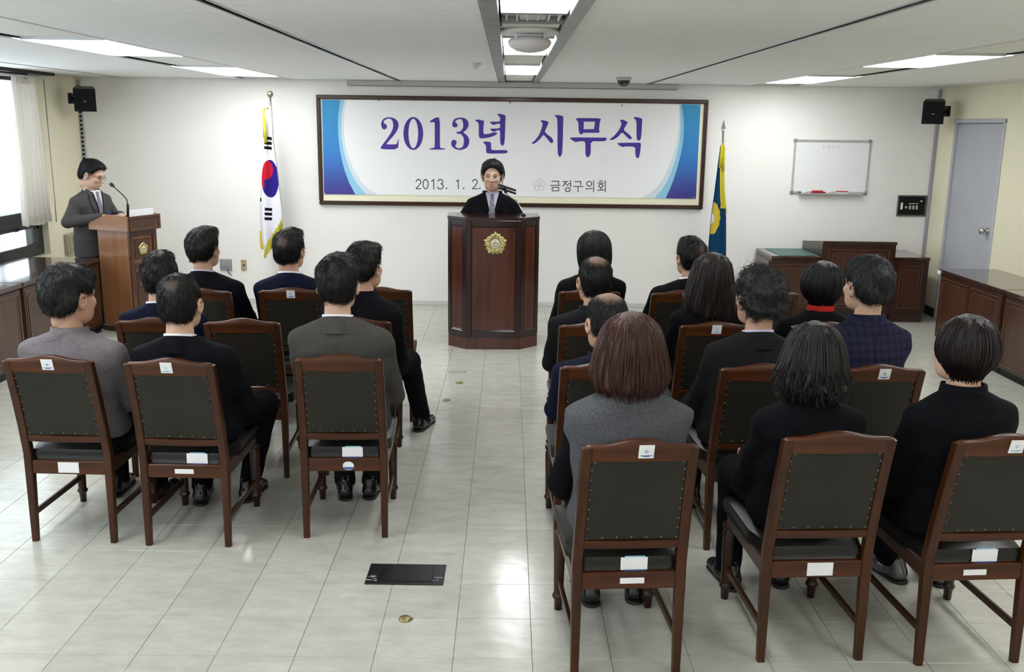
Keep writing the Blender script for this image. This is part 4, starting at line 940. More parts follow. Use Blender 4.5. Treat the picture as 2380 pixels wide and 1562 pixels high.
def cloth_mat(name, col, kind='plain', col2=None, rough=.85, folds=.35):
    if name in MATS: return MATS[name]
    m, nt, b = newmat(name); b.inputs['Roughness'].default_value = rough; b.inputs['Specular IOR Level'].default_value = .07; 
    tc = N(nt, 'ShaderNodeTexCoord'); nz = N(nt, 'ShaderNodeTexNoise'); nz.inputs['Scale'].default_value = 260; nz.inputs['Detail'].default_value = 3; nt.links.new(tc.outputs['Object'], nz.inputs[0])
    mx = N(nt, 'ShaderNodeMix', data_type='RGBA'); c2 = col2 or tuple(c*.65 for c in col); mx.inputs[6].default_value = (*col, 1); mx.inputs[7].default_value = (*c2, 1)
    mr = N(nt, 'ShaderNodeMapRange'); mr.inputs[1].default_value = .4; mr.inputs[2].default_value = .6; nt.links.new(nz.outputs[0], mr.inputs[0]); fac = mr.outputs[0]
    if kind in ('tweed', 'plaid'):
        sc = 115 if kind == 'tweed' else 26; sx = N(nt, 'ShaderNodeSeparateXYZ'); nt.links.new(tc.outputs['Object'], sx.inputs[0]); L = []
        for ax in (0, 2):
            f = N(nt, 'ShaderNodeMath', operation='MULTIPLY'); f.inputs[1].default_value = sc*2*pi/ (1 if kind == 'tweed' else 1.0); nt.links.new(sx.outputs[ax], f.inputs[0])
            s = N(nt, 'ShaderNodeMath', operation='SINE'); nt.links.new(f.outputs[0], s.inputs[0])
            g_ = N(nt, 'ShaderNodeMath', operation='GREATER_THAN'); g_.inputs[1].default_value = .1 if kind == 'tweed' else .55; nt.links.new(s.outputs[0], g_.inputs[0]); L.append(g_)
        mm = N(nt, 'ShaderNodeMath', operation='ADD'); nt.links.new(L[0].outputs[0], mm.inputs[0]); nt.links.new(L[1].outputs[0], mm.inputs[1])
        h2 = N(nt, 'ShaderNodeMath', operation='MULTIPLY_ADD'); h2.inputs[1].default_value = .4; nt.links.new(mm.outputs[0], h2.inputs[0]); fm = N(nt, 'ShaderNodeMath', operation='MULTIPLY'); fm.inputs[1].default_value = .3; nt.links.new(fac, fm.inputs[0]); nt.links.new(fm.outputs[0], h2.inputs[2]); fac = h2.outputs[0]
    nt.links.new(fac, mx.inputs[0]); nt.links.new(mx.outputs[2], b.inputs['Base Color'])
    fo = N(nt, 'ShaderNodeTexNoise'); fo.inputs['Scale'].default_value = 7; fo.inputs['Detail'].default_value = 3; fo.inputs['Distortion'].default_value = .6; mp = N(nt, 'ShaderNodeMapping'); mp.inputs['Scale'].default_value = (1, 1, 1.7); mp.inputs['Rotation'].default_value = (.3, .5, 0)
    nt.links.new(tc.outputs['Object'], mp.inputs[0]); nt.links.new(mp.outputs[0], fo.inputs[0])
    b1 = N(nt, 'ShaderNodeBump'); b1.inputs['Strength'].default_value = folds; b1.inputs['Distance'].default_value = .03; nt.links.new(fo.outputs[0], b1.inputs['Height'])
    b2 = N(nt, 'ShaderNodeBump'); b2.inputs['Strength'].default_value = .15; b2.inputs['Distance'].default_value = .002; nt.links.new(nz.outputs[0], b2.inputs['Height']); nt.links.new(b1.outputs[0], b2.inputs['Normal']); nt.links.new(b2.outputs[0], b.inputs['Normal'])
    MATS[name] = m; return m
SUIT = dict(black=cloth_mat('suit_black', (.006, .006, .0085)), navy=cloth_mat('suit_navy', (.0075, .010, .025)), char=cloth_mat('suit_charcoal', (.013, .013, .014)), grey=cloth_mat('suit_grey', (.085, .077, .078)),
            tweed=cloth_mat('tweed_grey', (.088, .083, .077), 'tweed', (.034, .032, .030)), plaid=cloth_mat('plaid_navy', (.018, .017, .040), 'plaid', (.007, .008, .017)), mauve=cloth_mat('jacket_mauve_grey', (.17, .152, .165), 'plain', None, .7, .6),
            wool=cloth_mat('wool_grey', (.098, .100, .110), 'plain', (.058, .060, .066), .95, .2), knit=cloth_mat('knit_black', (.005, .005, .0065)), red=cloth_mat('collar_red', (.40, .02, .015)))
m_shirt = cloth_mat('shirt_white', (.72, .72, .76), 'plain', (.66, .66, .71), folds=.1); m_lilac = cloth_mat('shirt_lilac', (.50, .47, .58), 'plain', (.45, .42, .54), folds=.1); m_shoe = mat('shoe_black', (.008, .008, .009), .22, noise=.2); m_sole = mat('sole', (.012, .012, .012), .6, noise=.2)
def rotz(a): c, s = cos(a), sin(a); return np.array([[c, -s, 0], [s, c, 0], [0, 0, 1.]])
def rotx(a): c, s = cos(a), sin(a); return np.array([[1, 0, 0], [0, c, -s], [0, s, c.real]])
def xf(V, R, t): return V@R.T+t
def roty(a): c, s = cos(a), sin(a); return np.array([[c, 0, s], [0, 1, 0], [-s, 0, c]])
def head_surf(h=.0062, face=False):
    """canonical head, origin at mid height, facing +y, 0.25 m tall"""
    f = Field((-.12, -.14, -.24), (.12, .15, .15), h)
    f.ell((0, -.014, .035), (.079, .099, .092), .02); f.ell((0, .022, -.035), (.067, .073, .088), .03); f.ell((0, .052, -.096), (.036, .034, .028), .03)
    for s in (-1, 1): f.ell((s*.046, .030, -.075), (.020, .04, .035), .03); f.ell((s*.042, .068, -.028), (.024, .022, .02), .02)
    f.ell((0, .075, .02), (.055, .02, .014), .02)
    f.cone((0, .09, .008), (0, .112, -.030), .007, .012, .012)
    for s in (-1, 1): f.ell((s*.011, .1, -.034), (.009, .011, .008), .008)
    if face:
        for s in (-1, 1): f.ell((s*.032, .098, .0), (.017, .012, .010), .008, cut=True)
        f.ell((0, .094, -.062), (.024, .010, .006), .006); f.ell((0, .092, -.074), (.020, .010, .006), .006); f.ell((0, .104, -.068), (.018, .008, .003), .003, cut=True)
    for s in (-1, 1):
        R = rotz(s*radians(-18))@roty(0)
        f.ell((s*.087, -.008, -.014), (.010, .024, .036), .006, R); f.ell((s*.092, -.003, -.010), (.006, .011, .018), .004, R, True); f.ell((s*.083, .002, -.044), (.008, .011, .011), .006)
    f.cone((0, -.022, -.05), (0, -.032, -.105), .054, .054, .025)
    V, Q = f.surf(); return relax(V, Q, 1), Q
HEAD = head_surf(); HEADF = head_surf(.0042, True)
def hand_surf(h=.0048):
    """right hand, wrist at origin, fingers along +y, palm down (-z), thumb on -x"""
    f = Field((-.09, -.05, -.07), (.07, .22, .05), h)
    f.cone((0, -.03, 0), (0, .02, 0), .026, .028, .01, (1, 1, .75)); f.ell((0, .055, 0), (.042, .052, .016), .015)
    for i, (x, l, r) in enumerate([(-.030, .072, .0092), (-.010, .082, .0095), (.011, .076, .0092), (.031, .058, .0082)]):
        a = np.array([x, .092, .0]); sp = x*.35; b_ = a+np.array([sp*.4, l*.45, -.004]); c = b_+np.array([sp*.2, l*.33, -.018]); d = c+np.array([0, l*.16, -.018])
        f.cone(a, b_, r*1.05, r, .005); f.cone(b_, c, r, r*.92, .003); f.cone(c, d, r*.92, r*.8, .003)
    f.cone((-.028, .02, -.004), (-.056, .058, -.012), .015, .0115, .01); f.cone((-.056, .058, -.012), (-.058, .095, -.018), .0115, .009, .003)
    return f.surf()
HAND = hand_surf()
def shoe_surf(L=.27):
    f = Field((-.07, -.10, -.01), (.07, .22, .14), .0075)
    f.cone((0, -.045, .04), (0, .05, .042), .038, .042, .02); f.cone((0, .05, .036), (0, .155, .028), .042, .034, .02, (1.05, 1, .85)); f.cone((0, -.04, .05), (0, -.025, .095), .035, .04, .02)
    f.clip(lambda x, y, z: .012-z+0*x+0*y)
    V, Q = f.surf(); me = mesh_np('shoe', relax(V, Q, 1), Q, True); me.materials.append(m_shoe)
    g_ = Field((-.07, -.10, -.01), (.07, .22, .04), .0075)
    g_.cone((0, -.05, .012), (0, .15, .012), .041, .038, .01); g_.clip(lambda x, y, z: np.maximum(-z, z-.015)+0*x+0*y)
    V, Q = g_.surf(); m2 = mesh_np('sole', V, Q, True); m2.materials.append(m_sole); return me, m2
SHOE = shoe_surf()
def hairfield(kind, prof=None, seed=0, s=1., part=None):
    rg = np.random.RandomState(seed); ph = rg.rand(8)*6.28
    h = .0068
    if prof is None:
        f = Field((-.14, -.16, -.15), (.14, .15, .18), h)
        vol = {'short': 0., 'bald': -.006, 'full': .008, 'curly': .010}[kind]
        f.ell((0, -.018, .040), (.092+vol, .110+vol, .096+vol), .02); f.ell((0, -.042, -.015), (.084+vol, .082+vol, .085), .03)
        if kind in ('short', 'full'): f.ell((.010*(1 if part is None else part), .045, .098), (.060, .046, .034), .03)
        zl = lambda y: np.interp(y, [-.13, -.075, -.05, -.038, -.028, -.018, .02, .034, .05, .07, .095, .12], [-.072, -.071, -.062, -.042, -.008, .018, .022, .012, .04, .075, .094, .112])
        f.clip(lambda x, y, z: np.asarray(zl(y), np.float32)-z+.004*np.sin(55*x+ph[0])+.02*np.clip(np.abs(x)-.06, 0, 1)*0+.25*np.clip((.1-np.abs(y+.13))*0, 0, 1))
        amp = {'short': .0022, 'bald': .0016, 'full': .0035, 'curly': .0065}[kind]; fr = {'short': 60, 'bald': 60, 'full': 50, 'curly': 95}[kind]
        X, Y, Z = f.ax[0][:, None, None], f.ax[1][None, :, None], f.ax[2][None, None, :]
        f.F = f.F+(amp*(np.sin(fr*X+ph[1]+2*np.sin(40*Z))*np.sin(fr*.8*Y+ph[2]+2*np.sin(33*X))+np.sin(fr*.7*Z+ph[3]+2*np.sin(30*Y)))).astype(np.float32)
        if kind == 'curly': f.F = f.F+(.004*np.sin(170*X+ph[4]+3*np.sin(60*Y))*np.sin(160*Z+ph[5]+3*np.sin(70*X))).astype(np.float32)
        V, Q = f.surf(); return relax(V, Q, 1, .4), Q
    # lofted longer hair: prof rows (dz below top, half width)
    top = .135; P = np.array(prof, float); rows = []
    for dz, a in P[::-1]:
        z = top-dz; b_ = min(a*1.05, .125)*.98+.0; rows.append((z, a, max(.03, b_), 0, -.025))
    rows.append((top, .012, .014, 0, -.01))
    f = Field((-.2, -.2, top-P[-1, 0]-.03), (.2, .17, top+.03), h)
    wav = {'bob': .02, 'long': .04, 'wavy': .085}[kind]
    def disp(a, z):
        t_ = np.clip((top-z)/.25, 0, 1.3)
        return wav*t_*(.6*np.sin(11*a+ph[0]+2*z*8)+.5*np.sin(23*a+ph[1]-z*14)+.35*np.sin(41*a+ph[2]+z*20))+(.20*t_*np.clip(t_-.55, 0, 1)*np.sin(75*z+4*np.sin(5*a+ph[3])) if kind == 'wavy' else 0)
    f.loft(rows, 0, 2.1, disp)
    f.clip(lambda x, y, z: np.minimum(np.minimum(y-.045, .085-z), .075-np.abs(x)+0*y)*1.+0*x)     # face opening
    bot = top-P[-1, 0]
    f.clip(lambda x, y, z: (bot+.012+.012*np.sin(60*x+ph[4])+.008*np.sin(140*x+ph[5]))-z+0*y)
    V, Q = f.surf(); return relax(V, Q, 1, .4), Q
def strands(prof, n, seed, lean=0., kind='long'):
    """thin tapered locks following the hair volume"""
    rg = np.random.RandomState(seed); top = .135; P = np.array(prof, float); mb = MB()
    zz = np.concatenate([[0], P[:, 0]]); aa = np.concatenate([[.004], P[:, 1]])
    for i in range(n):
        a = pi+rg.uniform(-2.3, 2.3); L = P[-1, 0]*rg.uniform(.93, 1.10); pts = []; rs = []; w1 = rg.uniform(-.10, .10); ph = rg.rand()*6.28; off = rg.uniform(-.004, .0055); r0 = rg.uniform(.0016, .0034)
        st = rg.uniform(.02, .35)
        for k in range(9):
            t_ = st+(1-st)*k/8; dz = L*t_; r = np.interp(dz, zz, aa); an = a+w1*t_*t_+(.11*sin(15*t_+ph)*max(0, t_-.4) if kind == 'wavy' else .012*sin(7*t_+ph))*t_
            wv = (.060*sin(17*t_+ph+1.3)*max(0, t_-.55) if kind == 'wavy' else (.006*sin(5*t_+ph)*t_*t_ if kind == 'long' else 0))
            pts.append(((r+off+wv)*sin(an), -.025+(min(r*1.05, .125)*.98+off+wv)*cos(an), top-dz)); rs.append(r0*(1-.75*t_**6))
        mb.tube(pts, rs, 4, False)
    return mb
def tufts(V, Q, n, seed, ln=.03, wild=.25, r0=.0011, crown=(0, -.045, .13), lift=.004):
    """short tapered locks lying on a hair volume, combed away from the crown"""
    rg = np.random.RandomState(seed); e1 = V[Q[:, 2]]-V[Q[:, 0]]; e2 = V[Q[:, 3]]-V[Q[:, 1]]; nf = np.cross(e1, e2); NN = np.zeros_like(V)
    for i in range(4): np.add.at(NN, Q[:, i], nf)
    NN /= np.linalg.norm(NN, axis=1, keepdims=True)+1e-9
    k = rg.randint(0, len(V), n); p = V[k]; nn = NN[k]; d = p-np.array(crown); d[:, 2] -= .03; d += rg.normal(0, wild*.1, d.shape)
    d -= nn*(d*nn).sum(1, keepdims=True); d /= np.linalg.norm(d, axis=1, keepdims=True)+1e-6
    sd = np.cross(nn, d); L = ln*rg.uniform(.6, 1.3, (n, 1)); P = []; bend = rg.normal(0, wild, (n, 1))
    for t_ in (0, .35, .7, 1.):
        c = p+d*L*t_+sd*L*bend*t_*t_+nn*(lift*sin(pi*min(t_, .8))-.0015-.25*L*t_*t_*.35); r = r0*(1.3-1.15*t_)
        P.append(np.stack([c+r*(nn*cos(a)+sd*sin(a)) for a in (0, 2.1, 4.2)], 1))
    P = np.stack(P, 1); VV = P.reshape(-1, 3); base = (np.arange(n)*12)[:, None]; F = []
    for i in range(3):
        for j in range(3): F.append(base+np.array([[i*3+j, i*3+(j+1) % 3, i*3+3+(j+1) % 3, i*3+3+j]]))
    return VV, np.concatenate(F)
def band(c, rx, ry, z0, z1, flare, th, a0, a1, n=28, drop=0., R=None):
    """open collar band round the neck; angle 0 = back, grows to both sides"""
    mb = MB(); P = []
    for i in range(n+1):
        a = a0+(a1-a0)*i/n; s_, c_ = sin(a), -cos(a); k = (abs(a)/max(abs(a0), .01))**2*drop; row = []
        for (r_, z) in ((flare, z0), (flare*.55, (z0+z1)/2), (0, z1), (-th, z1), (-th, (z0+z1)/2), (-th, z0)):
            row.append((c[0]+(rx+r_)*s_, c[1]+(ry+r_)*c_+k*.25, z-k))
        P.append(row)
    return mb.grid(P)
def mesh_child(name, V, Q, m, parent, label=None):
    me = mesh_np(name, V, Q, True); me.materials.append(m); o = bpy.data.objects.new(name, me); link(o, parent)
    if label: o['label'] = label
    return o
def person(label, hip, yaw, headpx, Yh, hair, hmat, coat, hyaw=0, hpitch=0, hs=1.06, sw=.225, collar='suit', shirt=m_shirt, trousers=None, prof=None, stand=False, feet=None, knees=None, hands=None, elbows=None, skin=m_skin, vest=None, face=False, seed=0, skirt=False, headroll=0, part=None, bulk=1., nstr=0, shmat=None, coarse=1., lean=0):
    """one person: a continuous skin body plus clothes, hair and shoes as children. yaw: facing direction, 0 = back wall"""
    t = thing('person', label, 'person', (hip[0], hip[1], 0), yaw, 'people standing' if stand else 'seated audience')
    Ri = rotz(-yaw); loc0 = np.array([hip[0], hip[1], 0])
    HT = Ri@(aty(headpx[0], headpx[1], Yh)-loc0)                # top of the head in the person's frame
    RH = rotz(radians(hyaw))@rotx(radians(hpitch))@roty(radians(headroll)) 
    hc = HT-np.array([0, 0, .142*hs])+ (RH@np.array([0, .03, -.02]) - np.array([0, .03, -.02]))*0
    nb = hc+hs*np.array([0, -.040, -.15]); nb[2] = hc[2]-.148*hs     # base of neck
    seat = .485 if not stand else .80
    hipc = np.array([0, 0, seat+.085 if not stand else .90])
    ctr = lambda u: hipc*(1-u)+nb*u                             # spine
    zt = nb[2]; z0 = seat; Ls = zt-z0
    def row(u, a, b_):
        z = z0+u*Ls; v = (z-hipc[2])/(nb[2]-hipc[2]); c = ctr(v); return (z, a*bulk, b_*bulk, c[0], c[1]-.012*sin(pi*min(1, max(0, v))))
    tab = [row(0, .175, .135), row(.12, .188, .145), row(.36, .178, .128), row(.60, sw*.90, .130), row(.74, sw*.97, .122), row(.835, sw*1.0, .104), row(.872, sw*.985, .094), row(.905, sw*.87, .088), row(.945, sw*.64, .081), row(.98, sw*.45, .075), row(1.0, .080, .070), row(1.02, .066, .062)]
    zs = z0+.785*Ls; cs_ = row(.785, 1, 1)
    Sh = [np.array([cs_[3]+s*(sw-(.052 if not vest else .07))*bulk, cs_[4]+.005, zs]) for s in (-1, 1)]
    El = [np.array(elbows[i]) if elbows else np.array([cs_[3]*.5+s*(sw-.022)*bulk, cs_[4]*.4+.10, z0+.25*Ls+.02]) for i, s in enumerate((-1, 1))]
    Wr = [np.array(hands[i]) if hands else np.array([s*.10, .33, seat+.17]) for i, s in enumerate((-1, 1))]
    if stand:
        Kn = [np.array([s*.09, .03, .47]) for s in (-1, 1)]; An = [np.array([s*.10, -.02, .085]) for s in (-1, 1)]; Hp = [np.array([s*.085, 0, .86]) for s in (-1, 1)]
    else:
        Kn = [np.array(knees[i]) if knees else np.array([s*(.12+.02*sin(seed)), .43, .535]) for i, s in enumerate((-1, 1))]; An = [np.array([*(feet[i]), .085]) if feet else np.array([s*.12, .42+.04*sin(seed*3+i), .085]) for i, s in enumerate((-1, 1))]; Hp = [np.array([s*.085, .01, seat+.085]) for s in (-1, 1)]
    lo = np.min([nb-.3, hipc-.3]+[p-.12 for p in Wr+An+Kn+El], 0); hi = np.max([nb+.25, hipc+.3]+[p+.12 for p in Wr+An+Kn+El+Sh], 0)
    # ---- skin: head and hands at full detail, the rest underneath the clothes
    Vh, Qh = HEADF if face else HEAD
    parts = [(xf(Vh*hs, RH, hc), Qh)]
    f = Field(lo, hi, .016)
    f.loft([(r[0], r[1]-.028, r[2]-.028, r[3], r[4]) for r in tab[:-1]]+[(tab[-1][0], .045, .045, tab[-1][3], tab[-1][4])], 0)
    f.cone(nb+np.array([0, 0, -.03]), hc+RH@np.array([0, -.03, -.1])*hs, .045, .045, .02)
    for i in range(2):
        f.cone(Sh[i], El[i], .044, .036, .02); f.cone(El[i], Wr[i], .036, .024, .02)
        f.cone(Hp[i], Kn[i], .068, .05, .03); f.cone(Kn[i], An[i], .046, .032, .02); f.cone(An[i], An[i]+np.array([0, .1, -.045]), .03, .025, .02)
    parts.append(f.surf())
    ht = hc+RH@np.array([0, -.024, -.06])*hs; f = Field(np.minimum(nb, ht)-.12, np.maximum(nb, ht)+.12, .0085)
    f.cone(nb+np.array([0, .008, -.06]), ht, .064*hs, .054*hs, 0); V_, Q_ = f.surf(); parts.append((relax(V_, Q_, 1), Q_))
    for i in range(2):
        d = Wr[i]-El[i]; d = d/np.linalg.norm(d); d = d+np.array([0, .15, -.30 if not stand else -.1]); d /= np.linalg.norm(d); x_ = np.cross(d, [0, 0, 1.]); x_ /= np.linalg.norm(x_); z_ = np.cross(x_, d)
        Rm = np.stack([x_, d, z_], 1); Vv = HAND[0].copy(); Qq = HAND[1]
        if i == 0: Vv = Vv*np.array([-1, 1, 1]); Qq = Qq[:, ::-1]
        parts.append((xf(Vv*(1.0 if not prof else .9), Rm, Wr[i]+d*.012), Qq))
    VV = []; QQ = []; n = 0
    for V, Q in parts: VV.append(V); QQ.append(Q+n); n += len(V)
    body = mesh_child('body', np.concatenate(VV), np.concatenate(QQ), skin, t)
    # ---- jacket / top
    hj = .0085*coarse; f = Field(lo, hi, hj); f.loft(tab, 0, 2.35)
    fs = f
    if vest: fs = Field(lo, hi, hj)
    for i in range(2):
        fs.cone(Sh[i], El[i], (.064 if not vest else .058)*bulk, .054*bulk, .022, (1, 1, 1)); fs.cone(El[i], Wr[i], .055*bulk, .040, .018)
    if stand: f.loft([(.70, .205, .135, 0, .0), (.80, .20, .135, 0, 0), (.95, .185, .128, 0, 0)], .02)
    else: f.cone((-.06, .02, seat+.06), (.06, .02, seat+.06), .125*bulk, .125*bulk, .03, (1, 1, .6))
    X, Y, Z = f.ax[0][:, None, None], f.ax[1][None, :, None], f.ax[2][None, None, :]
    rg = np.random.RandomState(seed+9); p_ = rg.rand(6)*6.28
    wr = (.0022*np.sin(34*Z+9*X+p_[0]+2*np.sin(11*X+p_[1]))*np.sin(13*X+p_[2]+4*Z)+.0018*np.sin(58*Z-22*X+p_[3]+2*np.sin(17*Y))*np.sin(21*Y+p_[4])).astype(np.float32)
    f.F = f.F+wr
    if vest: fs.F = fs.F+wr*1.6
    if stand:    # open front with a V of shirt
        pass
    jk = fobj('jacket' if not vest else 'vest', f, SUIT[vest or coat], t)
    if vest: fobj('sweater_sleeves', fs, SUIT[coat], t); bpy.context.view_layer.update()
    # seam lines on the back
    ny = lambda u: row(u, sw*.9, .12)
    if not vest and not prof and not stand:
        pts = []
        for u in np.linspace(.25, .93, 16):
            b_ = np.interp(z0+u*Ls, [r[0] for r in tab], [r[2] for r in tab]); r = row(u, 1, b_); pts.append((r[3], r[4]-b_-.0002, r[0]))
        MB().tube(pts, .0016, 5, False).build('back_seam', SUIT[coat], t)
    if vest or coat == 'mauve':
        u_ = .66 if not vest else .70; z_ = z0+u_*Ls; a_ = np.interp(z_, [r[0] for r in tab], [r[1] for r in tab]); b_ = np.interp(z_, [r[0] for r in tab], [r[2] for r in tab]); r = row(u_, 1, 1); pts = []
        for k in np.linspace(-.82, .82, 24): pts.append((r[3]+a_*k, r[4]-b_*(1-abs(k)**2.35)**(1/2.35)-.0008, z_+.006*sin(3*k)))
        MB().tube(pts, .0025, 5, False).build('yoke_seam', SUIT[vest or coat], t)
    # ---- collars
    nc = (nb[0], nb[1]+.010, 0); zc = nb[2]
    cm = SUIT[coat] if not vest else SUIT[vest]
    if collar == 'suit':
        band(nc, .084, .082, zc-.058, zc+.020, .026, .010, -2.3, 2.3, 30, .055).build('jacket_collar', cm, t)
        band(nc, .074, .073, zc-.02, zc+.029, .004, .004, -2.6, 2.6, 30, .05).build('shirt_collar', shirt, t)
    elif collar == 'jacket':
        band(nc, .084, .081, zc-.04, zc+.028, .010, .010, -2.6, 2.6, 30, .02).build('jacket_collar', cm, t)
    elif collar == 'high':
        band(nc, .082, .079, zc-.04, zc+.028, .010, .012, -2.7, 2.7, 30, .01).build('collar', cm, t)
    elif collar == 'red':
        band(nc, .084, .081, zc-.045, zc+.008, .018, .010, -2.3, 2.3, 30, .05).build('jacket_collar', cm, t)
        band(nc, .074, .072, zc-.02, zc+.038, .005, .006, -2.8, 2.8, 30, .01).build('knit_collar', SUIT['red'], t)
    elif collar == 'scarf':
        f = Field(nb-np.array([.14, .14, .07]), nb+np.array([.14, .16, .10]), .008)
        for k in range(12):
            a, b_ = 2*pi*k/12, 2*pi*(k+1)/12; q = lambda a: nb+np.array([.078*sin(a), .012-.074*cos(a), .012+.012*sin(2*a)]); f.cone(q(a), q(b_), .03, .03, .01)
        f.F = f.F+.003*np.sin(90*f.ax[2])[None, None, :].astype(np.float32); fobj('scarf', f, SUIT['knit'], t)
    # ---- trousers and shoes
    f = Field(np.minimum(lo, [-.3, -.25, 0]), hi, .0105*coarse); tr = SUIT[trousers or coat]
    f.ell((0, .0, seat+.085 if not stand else .87), (.178*bulk, .145, .10 if not stand else .14), .02)
    for i in range(2):
        f.cone(Hp[i], Kn[i], .088*bulk, .070, .03); f.cone(Kn[i], An[i]+np.array([0, 0, .0]), .070, .056, .025)
    f.clip(lambda x, y, z: .062-z+0*x+0*y)
    X, Y, Z = f.ax[0][:, None, None], f.ax[1][None, :, None], f.ax[2][None, None, :]
    f.F = f.F+(.0022*np.sin(40*Z+10*X+p_[5])*np.sin(30*Y+p_[0])).astype(np.float32)
    fobj('trousers' if not skirt else 'trousers', f, tr, t)
    for i in range(2):
        o = inst('shoe', SHOE[0], t, (An[i][0], An[i][1]-.01, 0), (-1, 1)[i]*-.15)
        if shmat: o.data = SHOE[0].copy(); o.data.materials.clear(); o.data.materials.append(shmat)
        inst('sole', SHOE[1], o)
    # ---- hair (own object frame = head frame so that its streaks follow the head)
    V, Q = hairfield(hair, prof, seed, 1., part)
    ho = mesh_child('hair', V*hs if not prof else V, Q, hmat, t)
    Mh = Matrix([[*RH[i], hc[i] if not prof else HT[i]-(.135 if i == 2 else 0)] for i in range(3)]+[[0, 0, 0, 1]]); ho.matrix_local = Mh
    if not prof:
        TV, TF = tufts(V*hs, Q, 1500 if hair != 'curly' else 1800, seed, .034 if hair != 'curly' else .026, .3 if hair != 'curly' else 1.6, .0012, lift=.005 if hair != 'curly' else .012)
        if hmat.name in CROWN:
            cc, cr_ = CROWN[hmat.name]; far_ = np.linalg.norm(TV.reshape(-1, 12, 3)[:, 5]/hs-np.array(cc), axis=1) > cr_*.85; keep = np.nonzero(far_)[0]
            TV = TV.reshape(-1, 12, 3)[keep].reshape(-1, 3); n9 = len(keep); b9 = (np.arange(n9)*12)[:, None]; TF = np.concatenate([b9+np.array([[i*3+j, i*3+(j+1) % 3, i*3+3+(j+1) % 3, i*3+3+j]]) for i in range(3) for j in range(3)])
        so = mesh_child('hair_strands', TV, TF, hmat, ho); so['kind'] = 'stuff'
    if nstr and prof:
        so = strands(prof, nstr, seed, 0, hair).build('hair_strands', hmat, ho); so['kind'] = 'stuff'
    return dict(t=t, hc=hc, RH=RH, hs=hs, nb=nb, Wr=Wr, tab=tab, row=row, El=El, body=body, Ri=Ri, loc0=loc0)
def sit(key, label, headpx, dx=0, dyaw=0, fwd=.19, hy=.10, **kw):
    x, y, ya = CH_[key]; a = radians(ya); d = np.array([cos(a), sin(a)]); f = np.array([-sin(a), cos(a)]); p = np.array([x, y])+d*dx+f*fwd
    Yh = y+hy; ta = a+radians(dyaw)
    fp = kw.pop('feetpx', None)
    if fp:
        Ri = rotz(-ta); kw['feet'] = [tuple((Ri@(atz(q[0], q[1], 0)-np.array([p[0], p[1], 0])))[:2]+np.array([0, .06])) for q in fp]
    return person(label, p, ta, headpx, Yh, **kw)
TH = thin
def dome(w_, R, rows):
    return [(dz, w_*(1-((R-dz)/R)**2)**.5) for dz in (.002, .006, .012, .02, .03, .045, .062, .082)]+rows
sit('c1', 'person in plain mauve-grey jacket with bushy black hair, head turned sideways', (158, 612), dx=.02, dyaw=-6, hair='full', hmat=BLK, coat='mauve', collar='jacket', hyaw=-24, hpitch=-4, sw=.245, hs=1.10, trousers='black', seed=1, hy=.16, bulk=1.03)
sit('c2', 'person in black suit with thinning black hair and white collar', (415, 627), dx=.03, hair='bald', hmat=TH('hair_thin_a', (.075, .047, .033), .036), coat='black', sw=.24, hs=1.08, seed=2, hy=.14, skin=m_skin2, feetpx=((463, 1172), (575, 1165)), knees=((-.10, .40, .535), (.20, .40, .535)))
sit('c3', 'person in grey tweed jacket with neat black hair beside the aisle', (783, 585), dx=.02, hair='short', hmat=TH('hair_thin_b', (.05, .035, .025), .022), coat='tweed', sw=.243, hs=1.08, seed=3, hy=.13, skin=m_skin2, feetpx=((800, 1160), (862, 1158)), trousers='char')
sit('c4', 'person in navy suit with black hair seated nearest the lectern', (367, 580), dx=.03, hair='short', hmat=BLK, coat='navy', hyaw=9, sw=.235, hs=1.06, seed=4, hy=.15)
sit('c6', 'person in black suit, bare-necked, one leg stretched toward the aisle', (846, 558), dx=-.03, dyaw=-12, hair='short', hmat=BLK, coat='black', collar='high', hyaw=-15, sw=.235, hs=1.07, seed=6, hy=.22, feetpx=((880, 1000), (975, 1002)), knees=((-.06, .42, .535), (.20, .42, .54)))
sit('c7', 'person in black suit with lilac shirt collar, looking toward the podium', (471, 524), dx=.05, dyaw=-6, hair='short', hmat=BLK, coat='black', shirt=m_lilac, hyaw=-12, sw=.235, hs=1.06, seed=7, hy=.16, coarse=1.15)
sit('c8', 'person in navy suit with thinning crown beside the national flag', (671, 528), dx=.0, hair='short', hmat=TH('hair_thin_c', (.12, .07, .05), .04, (.0, -.11, .06)), coat='navy', hyaw=-12, sw=.24, hs=1.07, seed=8, hy=.15, coarse=1.15)
sit('R1a', 'person in black puff-shouldered top with straight black shoulder-length hair', (1382, 534), dx=.0, hair='bob', hmat=BLK, coat='knit', collar='high', sw=.225, hs=1.0, prof=dome(.111, .105, [(.105, .112), (.15, .114), (.20, .112), (.245, .106), (.262, .09)]), seed=10, hy=.15, coarse=1.15, headroll=-4, nstr=260)
sit('R1b', 'person in black suit and white collar sitting near the blue flag', (1607, 547), dx=.02, hair='short', hmat=TH('hair_thin_d', (.09, .055, .04), .035, (.02, -.11, .06)), coat='black', hyaw=12, sw=.235, hs=1.03, seed=11, hy=.15, coarse=1.15)
sit('R2a', 'balding person in charcoal suit sitting close beside the aisle', (1383, 590), dx=.01, hair='bald', hmat=TH('hair_thin_e', (.19, .115, .08), .058, (0, -.055, .125)), coat='char', sw=.245, hs=1.07, hyaw=8, collar='jacket', seed=12, hy=.15)
